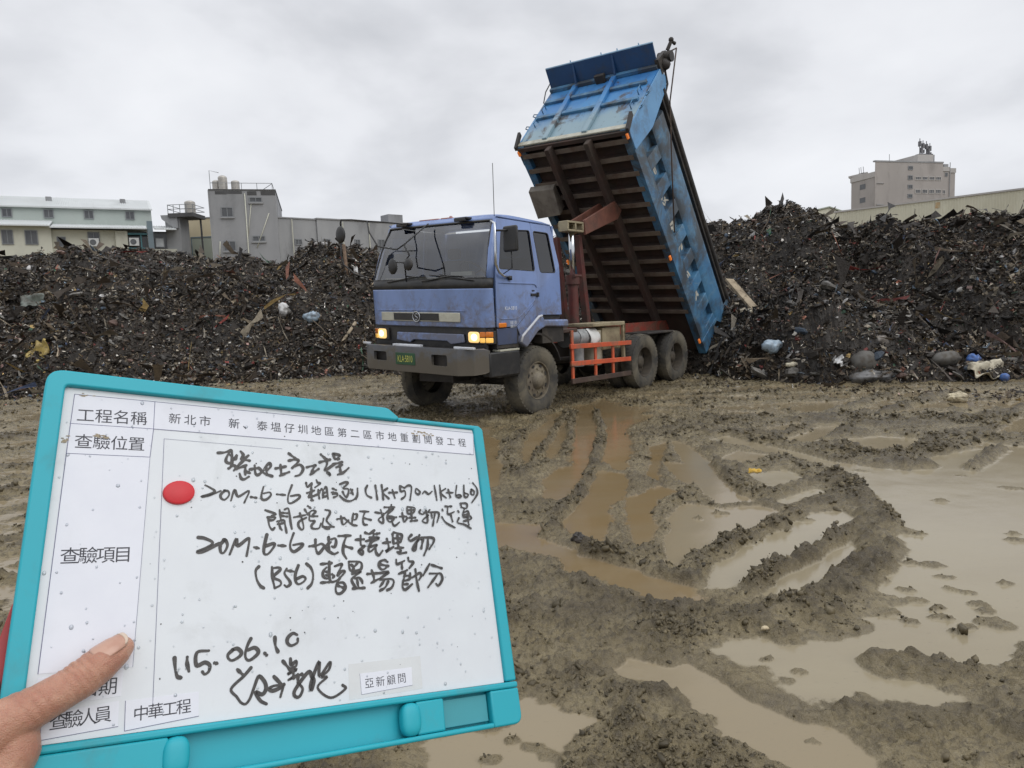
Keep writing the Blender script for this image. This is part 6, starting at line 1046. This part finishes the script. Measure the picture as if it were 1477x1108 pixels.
# paper slips, rules and print (all in mm on the sheet)
def quad(name, pts, z0, th, mat): b = MB(); b.prism(pts, lambda p, t: (p[0], p[1], t), z0, z0+th); return b.build(name, mat, board)
mm = lambda k: [(x/10, y/10) for x, y in FEAT[k]]
quad('paper_slip', mm('paper_title'), -.19, .22, m_paper)
cn = mm('paper_name'); it = mm('paper_item'); quad('paper_slip', [cn[0], (cn[1][0]-.15, cn[1][1]), (cn[2][0]-.15, cn[2][1]), it[1], it[2], it[3]], -.19, .22, m_paper)
for k in ('paper_date', 'paper_staff', 'paper_firm'): quad('paper_slip', mm(k), -.19, .22, m_paper)
quad('tape_strip', mm('tape_adv'), -.19, .10, m_tape); quad('paper_slip', mm('paper_adv'), -.08, .22, m_paper)
def ribbon(b, pts, w, z, taper=True):
    P = np.array(pts, float); 
    if len(P) < 2: return
    d = np.gradient(P, axis=0); L = np.linalg.norm(d, axis=1)+1e-9; nrm = np.stack([-d[:, 1]/L, d[:, 0]/L], 1); dirn = d/L[:, None]
    n = len(P); k = np.linspace(0, 1, n); ww = w/2*(np.ones(n) if not taper else (.86+.22*np.sin(k*7+P[0, 0])))
    l = P+nrm*ww[:, None]; r = P-nrm*ww[:, None]
    cap = lambda c, dv, nv, h: [c+nv*h*math.cos(a)+dv*h*math.sin(a) for a in np.linspace(0, math.pi, 7)[1:-1]]
    end = cap(P[-1], dirn[-1], nrm[-1], ww[-1]); st = cap(P[0], -dirn[0], -nrm[0], ww[0])
    vs = [(*q, z) for q in l]+[(*q, z) for q in r]
    fs = [(i, i+1, n+i+1, n+i) for i in range(n-1)]
    b.add(vs, fs); b.add([(*l[-1], z)]+[(*q, z) for q in end]+[(*r[-1], z)], [tuple(range(len(end)+2))]); b.add([(*r[0], z)]+[(*q, z) for q in st]+[(*l[0], z)], [tuple(range(len(st)+2))])
b = MB(); zz = .08
def rule(*pts, w=.45):
    global zz; zz += .002
    ribbon(b, pts, w, zz, False)
t_ = mm('paper_title'); pl_ = mm('paper_place')
rule(cn[0], t_[0]); rule(t_[0], t_[1]); rule(t_[1], t_[2], w=.3); rule(t_[3], t_[2]); rule(cn[3], cn[2]); rule(t_[0], t_[3]); rule(cn[0], pl_[3], it[3]); rule(pl_[3], pl_[2]); rule(cn[2], pl_[2], it[1]); rule(it[1], it[2], w=.25)
for k in ('paper_staff', 'paper_firm'):
    q = mm(k); rule(q[3], q[0], w=.35); rule(q[3], q[2], w=.35)
q = mm('paper_adv'); rule(q[3], q[2]); rule(q[3], q[0], w=.3)
tp = mm('tape'); rule(tp[0], tp[1], w=.3); rule(tp[0], (tp[0][0]+90, tp[0][1]-1), w=.2)
b.build('printed_rules', m_line, board)
def printed(s, k, size):
    (x0, y0), (x1, y1) = mm(k); n = len(s); o0 = None; ang = math.atan2(y1-y0, x1-x0)
    x0, y0, x1, y1 = x0+size*.5*math.cos(ang), y0+size*.5*math.sin(ang), x1-size*.5*math.cos(ang), y1-size*.5*math.sin(ang)
    b = MB()
    for i, ch in enumerate(s):
        if ch in ' \u3000': continue
        c = bpy.data.curves.new('glyph', 'FONT'); c.body = ch; c.size = size; c.align_x = 'CENTER'
        o = bpy.data.objects.new('glyph', c); COL.objects.link(o); dg = bpy.context.evaluated_depsgraph_get()
        me = bpy.data.meshes.new_from_object(o.evaluated_get(dg)); 
        f = i/max(1, n-1)
        if n > 12: f = f-.022*math.sin(math.pi*f)   # the long line is set a little looser at its start
        cx, cy = x0+(x1-x0)*f, y0+(y1-y0)*f
        vs = [(cx+v.co.x*math.cos(ang)-(v.co.y-size*.38)*math.sin(ang), cy+v.co.x*math.sin(ang)+(v.co.y-size*.38)*math.cos(ang), .17) for v in me.vertices]
        b.add(vs, [tuple(p.vertices) for p in me.polygons])
        bpy.data.objects.remove(o); bpy.data.meshes.remove(me); bpy.data.curves.remove(c)
    b.build('printed_text', m_ink, board)
printed('\u5de5\u7a0b\u540d\u7a31', 'tx_name', 11.8)
printed('\u65b0\u5317\u5e02\u3000\u65b0\u3001\u6cf0\u586d\u4ed4\u5733\u5730\u5340\u7b2c\u4e8c\u5340\u5e02\u5730\u91cd\u5283\u958b\u767c\u5de5\u7a0b', 'tx_title', 9.3)
printed('\u67e5\u9a57\u4f4d\u7f6e', 'tx_place', 11.8); printed('\u67e5\u9a57\u9805\u76ee', 'tx_item', 12.0); printed('\u67e5\u9a57\u65e5\u671f', 'tx_date', 11.4)
printed('\u67e5\u9a57\u4eba\u54e1', 'tx_staff', 10.6); printed('\u4e2d\u83ef\u5de5\u7a0b', 'tx_firm', 9.8); printed('\u4e9e\u65b0\u9867\u554f', 'tx_adv', 8.0)
for k, wd_ in (('earthwork title', 2.5), ('line two', 2.05), ('line three', 2.0), ('line four', 2.6), ('line five', 2.4), ('date', 2.7), ('signature', 2.7)):
    b = MB()
    for i, st in enumerate(HW[k]): ribbon(b, catmull([(x/10, y/10) for x, y in st], 6), wd_, .12+.012*i)
    b.build('handwriting', m_marker, board, weld=False)
b = MB(); dx, dy = mm('dot')[0]; b.lathe([(.001, 2.6), (9.0, 2.6), (10.3, 1.9), (10.7, .0), (10.7, -.19)], lambda x, y, h: (dx+x*1.04, dy+y*.86+.05*x, h), 40, close=False); b.build('red_magnet', m_dot, board, 'auto')
# smudges and rain drops
rs = np.random.RandomState(21); b = MB()
for i in range(46):
    x, y = rs.uniform(60, 345), rs.uniform(-232, -18); r = rs.uniform(.25, .7); b.add([(x+r*math.cos(a)*rs.uniform(.6, 1.3), y+r*math.sin(a), .06+.0007*i) for a in np.linspace(0, 2*math.pi, 9)[:-1]], [tuple(range(8))])
b.build('ink_specks', m_marker, board, weld=False)
b = MB()
for i in range(300):
    r = min(1.35, max(.35, rs.lognormal(-.4, .45))); x, y = rs.uniform(2, 348), rs.uniform(-234, -3)
    el = rs.uniform(.9, 1.5); k = 7 if r < 1 else 10
    b.grid(lambda s, t: (x+r*math.sin(math.pi/2*t)*math.cos(2*math.pi*s), y+r*el*math.sin(math.pi/2*t)*math.sin(2*math.pi*s)-r*.3*t*t, .05+r*.36*math.cos(math.pi/2*t)), k, 4)
m_drop = glassy('water_drop', (.90, .92, .93), .02)
o = b.build('rain_drops', m_drop, board, True, weld=False); tag(o, 'clear rain drops beaded on the whiteboard', kind='stuff')
m_grime = mmat('brown_grime', (.25, .20, .13), (.35, .30, .22), .8, .3)
b = MB()
for cx, cy, n, sx, sy in ((292, -9, 26, 14, 2.2), (14, -4.5, 10, 6, .8), (357, 1, 6, 2, 2), (28, -36, 8, 6, 1.2), (4, -40, 8, 3, 4)):
    for i in range(n):
        x, y, r = cx+rs.normal(0, sx*.5), cy+rs.normal(0, sy*.6), rs.uniform(.3, 1.3); b.add([(x+r*1.6*math.cos(a)*rs.uniform(.6, 1.3), y+r*.6*math.sin(a)*rs.uniform(.6, 1.3), .20+.0009*i) for a in np.linspace(0, 2*math.pi, 9)[:-1]], [tuple(range(8))])
b.build('grime_smears', m_grime, board, weld=False)
# red folder behind
b = MB(); b.prism([(-12.3, -150), (-17.8, -178), (-14.5, -206), (-10, -250), (90, -255), (90, -150)], lambda p, t: (p[0], p[1], t), -15.5, -13.5)
rf = empty('red_folder'); rf.matrix_world = BM; b.build('folder_cover', paint('red_plastic', (.42, .022, .026), (.36, .018, .02), .35, .02), rf, bevel=.5); tag(rf, 'red plastic folder whose edge shows behind the board at its left side', 'folder')
# ---- the hand: one continuous skin
hand = empty('hand'); hand.matrix_world = BM
tag(hand, 'bare left hand gripping the teal board, its thumb pressed flat on the white sheet', 'hand')
chains = [
 [((50.5, -184.5, 7.5), 7.0), ((46, -187.9, 8.4), 9.6), ((38, -194.2, 9.8), 11.6), ((28, -202.0, 11.6), 12.3), ((20, -207.2, 12.6), 11.7), ((9, -213.4, 13.2), 12.2), ((-4, -220, 12.5), 13.8), ((-16, -228, 9), 16), ((-30, -240, 2), 20), ((-48, -256, -8), 23), ((-68, -276, -16), 25), ((-95, -310, -24), 27)],
 [((-4, -219, 10), 12.0), ((-2, -238, 6), 14.5), ((-12, -256, 0), 18), ((-34, -272, -8), 22), ((-62, -292, -16), 24), ((-90, -322, -24), 26)],
 [((-16, -228, 4), 14), ((-22, -214, -8), 13), ((-24, -196, -20), 12), ((-18, -180, -26), 11)],
 [((-48, -256, -14), 22), ((-40, -225, -26), 16), ((-20, -182, -27), 10.5), ((2, -176, -26), 9.4), ((28, -172, -23), 8.8), ((52, -172, -21), 7.4), ((60, -173, -20.5), 5.8)],
 [((-48, -262, -16), 21), ((-38, -235, -30), 15), ((-16, -204, -31), 10.5), ((8, -200, -28), 9.6), ((36, -197, -24), 9.0), ((62, -197, -21.5), 7.6), ((70, -198, -21), 6)],
 [((-48, -268, -18), 20), ((-36, -250, -32), 15), ((-14, -226, -32), 10.2), ((8, -222, -29), 9.4), ((34, -219, -25), 8.6), ((57, -219, -21.5), 7.2), ((64, -220, -21), 5.6)],
 [((-50, -276, -20), 18), ((-36, -264, -31), 13.5), ((-14, -247, -31), 9.2), ((6, -243, -28), 8.4), ((26, -241, -24), 7.6), ((43, -241, -21), 6.4), ((49, -241, -20.5), 5)],
]
b = MB()
for ch_ in chains:
    for (p0, r0), (p1, r1) in zip(ch_, ch_[1:]):
        p0, p1 = Vector(p0), Vector(p1); n = max(2, int((p1-p0).length/3.0))
        for k in range(n+1):
            f = k/n; c = p0.lerp(p1, f); b.ball(tuple(c), r0+(r1-r0)*f, 14, 10)
tmp = b.build('tmp_hand', None if False else m_dot, None, weld=False); tmp.data.materials.clear()
md = tmp.modifiers.new('r', 'REMESH'); md.mode = 'VOXEL'; md.voxel_size = 0.9
md = tmp.modifiers.new('s', 'SMOOTH'); md.iterations = 9; md.factor = .5
dg = bpy.context.evaluated_depsgraph_get(); me = bpy.data.meshes.new_from_object(tmp.evaluated_get(dg)); me.name = 'hand_skin'
bpy.data.objects.remove(tmp)
co = np.empty(len(me.vertices)*3, np.float32); me.vertices.foreach_get('co', co); co = co.reshape(-1, 3).astype(float)
nr = np.empty(len(me.vertices)*3, np.float32); me.vertices.foreach_get('normal', nr); nr = nr.reshape(-1, 3)
td = np.array([-.80, -.60, .08]); td /= np.linalg.norm(td); tipp = np.array([50.5, -184.5, 7.5]); s_ = (co-tipp)@td; topside = np.clip(nr[:, 2]*.8+nr[:, 1]*.6+.1, 0, 1); near = (co[:, 2] > 2)&(s_ < 75)
disp = np.zeros(len(co))
for s0, dp, wd_ in ((22, .7, 1.1), (25.6, 1.2, 1.15), (29.4, 1.35, 1.2), (33.2, 1.1, 1.15), (37, .6, 1.1), (51, .6, 1.3), (56, .8, 1.4), (61, .6, 1.3)): disp -= dp*np.exp(-((s_-s0-.6*np.sin(co[:, 2]*.35+s0))/wd_)**2)
disp *= topside*near; disp += .16*fbm(co[:, 0], co[:, 1]+co[:, 2], 3.2, 2, .5, 131)
co += nr*disp[:, None]; me.vertices.foreach_set('co', co.astype(np.float32).ravel()); me.update()
for p_ in me.polygons: p_.use_smooth = True
m_skin, t, p = newmat('wet_skin'); v = objco(t)
n1 = noise(t, .05, 5, .6, v); n2 = noise(t, .30, 5, .65, v); vo = N(t, 'ShaderNodeTexVoronoi'); vo.inputs['Scale'].default_value = 1.1; t.links.new(v, vo.inputs['Vector'])
c = mixc(t, ramp(t, n1, [(.35, 0), (.65, 1)]), (.54, .30, .205), (.41, .19, .125)); c = mixc(t, math_(t, 'MULTIPLY', ramp(t, n2, [(.5, 0), (.75, 1)]), .5), c, (.40, .155, .11))
setp(t, p, Base_Color=c, Roughness=.36, Subsurface_Weight=.2, Subsurface_Scale=1.0, Subsurface_Radius=(.006, .0022, .0012)); bump(t, p, math_(t, 'ADD', math_(t, 'MULTIPLY', vo.outputs[0], .9), noise(t, 1.6, 4, .65, v)), .55, .0009)
me.materials.append(m_skin); sk = bpy.data.objects.new('skin', me); COL.objects.link(sk); sk.parent = hand
# thumb nail: a curved plate set into the tip
b = MB(); A0 = Vector((35.5, -195, 10.0)); A1 = Vector((53.2, -182.6, 7.3)); dv = (A1-A0).normalized(); up_ = Vector((-.30, .62, .72)); up_ = (up_-dv*up_.dot(dv)).normalized(); sv = dv.cross(up_)
def nail(s, t, lift=0):
    th = (t-.5)*R(96); rr = 10.75-.9*s-1.9*max(0, s-.62)*1.6
    edge = 1-.20*(abs(2*t-1)**3)
    base_in = .22*(abs(2*t-1)**2.4)
    return A0+dv*((base_in+(edge-base_in)*s)*(A1-A0).length)+(up_*math.cos(th)*rr*1.01+sv*math.sin(th)*rr)+up_*lift
b.grid(lambda s, t: tuple(nail(s, t)), 14, 16)
m_nail, t, p = newmat('thumb_nail'); setp(t, p, Base_Color=mixc(t, ramp(t, noise(t, .12, 3, .5, objco(t)), [(.4, 0), (.6, 1)]), (.50, .295, .215), (.45, .25, .18)), Roughness=.3, Coat_Weight=.15)
b.build('thumb_nail', m_nail, hand, True, solid=.45)
b = MB(); b.grid(lambda s, t: tuple(nail(.90+.11*s, .06+.88*t, .32)), 3, 16); b.build('nail_edge', paint('pale_nail_tip', (.62, .50, .40), (.56, .44, .34), .3, .1), hand, True, solid=.5)
b = MB(); pA, pB = Vector((-62, -292, -14)), Vector((-120, -350, -32)); b.tube([pA+(pB-pA)*f for f in (0, .12, .3, .6, 1)], [35, 36.5, 37, 39, 41], 28, caps=False); b.build('sleeve_cuff', paint('black_sleeve_cloth', (.012, .012, .013), (.02, .02, .022), .8, .05), hand, True, solid=3)
# ------------------------------------------------------------------ single pieces one can pick out on the heaps and in the mud
def lump(name, c, r, sq, seed, mat, rough_=.22, smooth=True, rz=0):
    rs = np.random.RandomState(seed); off = rs.rand(3)*50; b = MB(); ca, sa = math.cos(rz), math.sin(rz)
    def f(s, t):
        d = np.array([math.sin(math.pi*t)*math.cos(2*math.pi*s), math.sin(math.pi*t)*math.sin(2*math.pi*s), math.cos(math.pi*t)])
        k = 1+rough_*(float(fbm(d[0]*1.4+off[0], d[1]*1.4+d[2]*1.1+off[1], 1., 4, .6)))*1.6
        x, y, z_ = d*r*k*np.array(sq); return (x*ca-y*sa, x*sa+y*ca, z_)
    b.grid(f, 28, 18); o = b.build(name, mat, None, smooth); o.location = c; return o
def cloth(name, c, w, h, seed, mat, tilt=.7, rz=0, fold=.25):
    off = seed*3.7; b = MB()
    b.grid(lambda s, t: ((s-.5)*w*(1+.3*float(vnoise(t*3+off, off))), (t-.5)*h*(1+.3*float(vnoise(s*3+off, off+9))), fold*min(w, h)*float(fbm(s*2.2+off, t*2.2, 1., 3, .6))*2), 14, 12)
    o = b.build(name, mat, None, True, solid=.006); o.location = c; o.rotation_euler = (tilt, 0, rz); return o
def P(name, c1, c2, rough=.6, sc=8, dirt=(.07, .055, .04), amt=.7): return paint(name, c1, c2, rough, sc, dirt, amt, 6, thr=(.46, .62), bmp=.1)
m_sack = P('dusty_grey_sack', (.105, .10, .088), (.075, .07, .062)); m_palebag = P('pale_blue_plastic', (.36, .46, .54), (.30, .38, .46), .3); m_wplast = P('white_plastic', (.66, .66, .65), (.5, .5, .49), .35)
m_blueplast = P('blue_plastic', (.04, .12, .36), (.03, .09, .28), .3); m_greenplast = P('green_plastic', (.025, .12, .06), (.02, .085, .045), .35); m_yelplast = P('yellow_plastic', (.50, .38, .12), (.40, .30, .10), .4); m_creamrag = P('cream_cloth', (.60, .56, .44), (.48, .43, .33), .9, 9); m_timber = P('pale_timber', (.40, .33, .23), (.30, .24, .165), .8, 5)
m_dklump = P('near_black_lump', (.028, .025, .022), (.045, .039, .032), .45, 20)
tag(lump('sack', (6.25, 12.40, .36), .21, (1.15, .8, .95), 3, m_sack, .12), 'rounded grey dusty sack lying low in the fresh load right of the truck', 'sack')
tag(lump('sack', (7.72, 12.46, .36), .20, (1.45, .9, .72), 8, m_sack, .14, rz=.2), 'long grey sack at the foot of the right heap, right of the rounded sack', 'sack')
tag(lump('sack', (6.63, 12.72, .70), .16, (1.3, .9, .8), 14, P('pale_dusty_sack', (.24, .22, .20), (.17, .155, .14)), .25), 'small pale crumpled sack just above the rounded grey sack', 'sack')
tag(lump('tarpaulin_bundle', (6.35, 12.25, .12), .24, (1.6, .7, .5), 19, P('grey_tarpaulin', (.16, .16, .16), (.10, .10, .10), .4), .4), 'crumpled grey tarpaulin bundle under the rounded sack at the edge of the mud', 'tarpaulin')
tag(lump('plastic_ball', (8.33, 11.80, .07), .075, (1, 1, 1), 2, m_blueplast, .02), 'small blue plastic ball at the muddy foot of the right heap', 'ball')
tag(lump('plastic_bag', (8.10, 12.25, .34), .11, (1, .9, 1), 23, m_blueplast, .4), 'crumpled blue plastic bag just above the cream rags', 'bag')
tag(cloth('rag', (8.15, 11.98, .17), .62, .34, 5, m_creamrag, .6, .1, .35), 'crumpled cream rags at the foot of the right heap beside the blue ball', 'rag')
tag(lump('plastic_tub', (5.16, 12.88, .33), .10, (1.35, .9, .6), 31, P('cream_plastic', (.62, .57, .42), (.5, .46, .35), .4), .1), 'cream plastic tub low in the fresh load near the truck bed', 'tub')
tag(cloth('plastic_sheet', (5.82, 12.40, .38), .22, .2, 9, m_wplast, .8, .4, .4), 'crumpled white plastic scrap left of the rounded grey sack', 'plastic sheet')
tag(lump('plastic_bag', (4.98, 13.25, .66), .15, (1.3, .9, .8), 37, m_palebag, .4), 'pale blue plastic bag on the fresh load below the bed rear corner', 'bag')
b = MB(); b.hexa([(5.02, 16.45, 2.02), (5.20, 16.45, 2.00), (5.55, 15.72, 1.30), (5.38, 15.70, 1.28)], [(5.04, 16.41, 2.06), (5.22, 16.41, 2.04), (5.57, 15.68, 1.34), (5.40, 15.66, 1.32)]); tag(b.build('timber_plank', m_timber, None, bevel=.008), 'pale timber plank sticking out beside the rear corner of the raised bed', 'plank')
tag(cloth('board_scrap', (5.18, 15.42, 1.28), .32, .18, 12, m_creamrag, 1.0, .3, .12), 'pale pointed board scrap just below the timber plank', 'board scrap')
tag(cloth('plastic_sheet', (7.66, 20.55, 3.42), .30, .32, 15, m_greenplast, .9, .2, .35), 'bright green plastic sheet near the top of the right heap', 'plastic sheet')
b = MB(); b.tube([(-4.66, 18.38, .46), (-4.42, 18.85, .95), (-4.18, 19.2, 1.36)], .045, 8); tag(b.build('timber_pole', m_timber, None, True), 'pale timber pole leaning on the left heap beside the truck headlamp', 'pole')
b = MB(); b.tube([(-4.60, 20.5, 2.62), (-4.66, 20.6, 3.0), (-4.72, 20.75, 3.6)], .05, 8); tag(b.build('timber_post', P('brown_timber', (.20, .13, .08), (.14, .09, .06), .8), None, True), 'thin brown post standing on the left heap beside the cab mirror', 'post')
tag(cloth('plastic_bag', (-11.25, 16.75, .98), .42, .55, 17, m_yelplast, 1.0, .1, .4), 'torn yellow plastic bag low on the left heap above the board corner', 'bag')
tag(lump('plastic_bag', (-5.28, 18.98, 1.55), .17, (1.2, .8, .8), 41, m_palebag, .35), 'pale blue bag halfway up the left heap, nearer the truck', 'bag')
tag(lump('plastic_bag', (-6.06, 19.15, 1.78), .15, (1.1, .8, 1), 43, m_wplast, .35), 'white plastic bag halfway up the left heap, farther from the truck', 'bag')
b = MB(); b.tube([(-4.42, 20.75, 2.95), (-4.40, 20.7, 2.66), (-4.34, 20.65, 2.60), (-4.08, 20.6, 2.60)], .06, 10); tag(b.build('pipe_elbow', m_wplast, None, True), 'white plastic pipe elbow on the left heap beside the cab', 'pipe')
tag(cloth('plastic_sheet', (-12.1, 18.05, 2.25), .50, .34, 25, P('grey_green_plastic', (.14, .16, .14), (.10, .12, .105), .3), .8, .3, .3), 'dull grey green plastic sheet on the left heap below the cream workshop wall', 'plastic sheet')
tag(lump('rubble_block', (6.26, 9.80, .06), .10, (1.5, 1, .7), 47, P('cream_rubble', (.50, .44, .30), (.4, .34, .23)), .3, False), 'cream lump of rubble lying on the mud before the right heap', 'rubble')
tag(cloth('plastic_wrapper', (2.08, 5.99, .075), .11, .05, 29, P('bright_yellow_wrapper', (.62, .38, .03), (.5, .3, .02), .3), .25, -.5, .3), 'bright yellow wrapper stuck on a mud ridge between two puddles', 'wrapper')
tag(lump('dark_lump', (.39, 4.46, .045), .045, (1, .8, .9), 51, m_dklump, .35, False), 'small black lump at the edge of the orange rut puddle', 'clod')  # small near-black lump set beside the rut puddle
tag(lump('pebble', (1.13, 3.13, .03), .016, (1.2, .9, .7), 57, P('cream_pebble', (.55, .46, .30), (.45, .37, .24)), .2), 'small cream pebble on the mud spit beside the broad puddle', 'pebble')
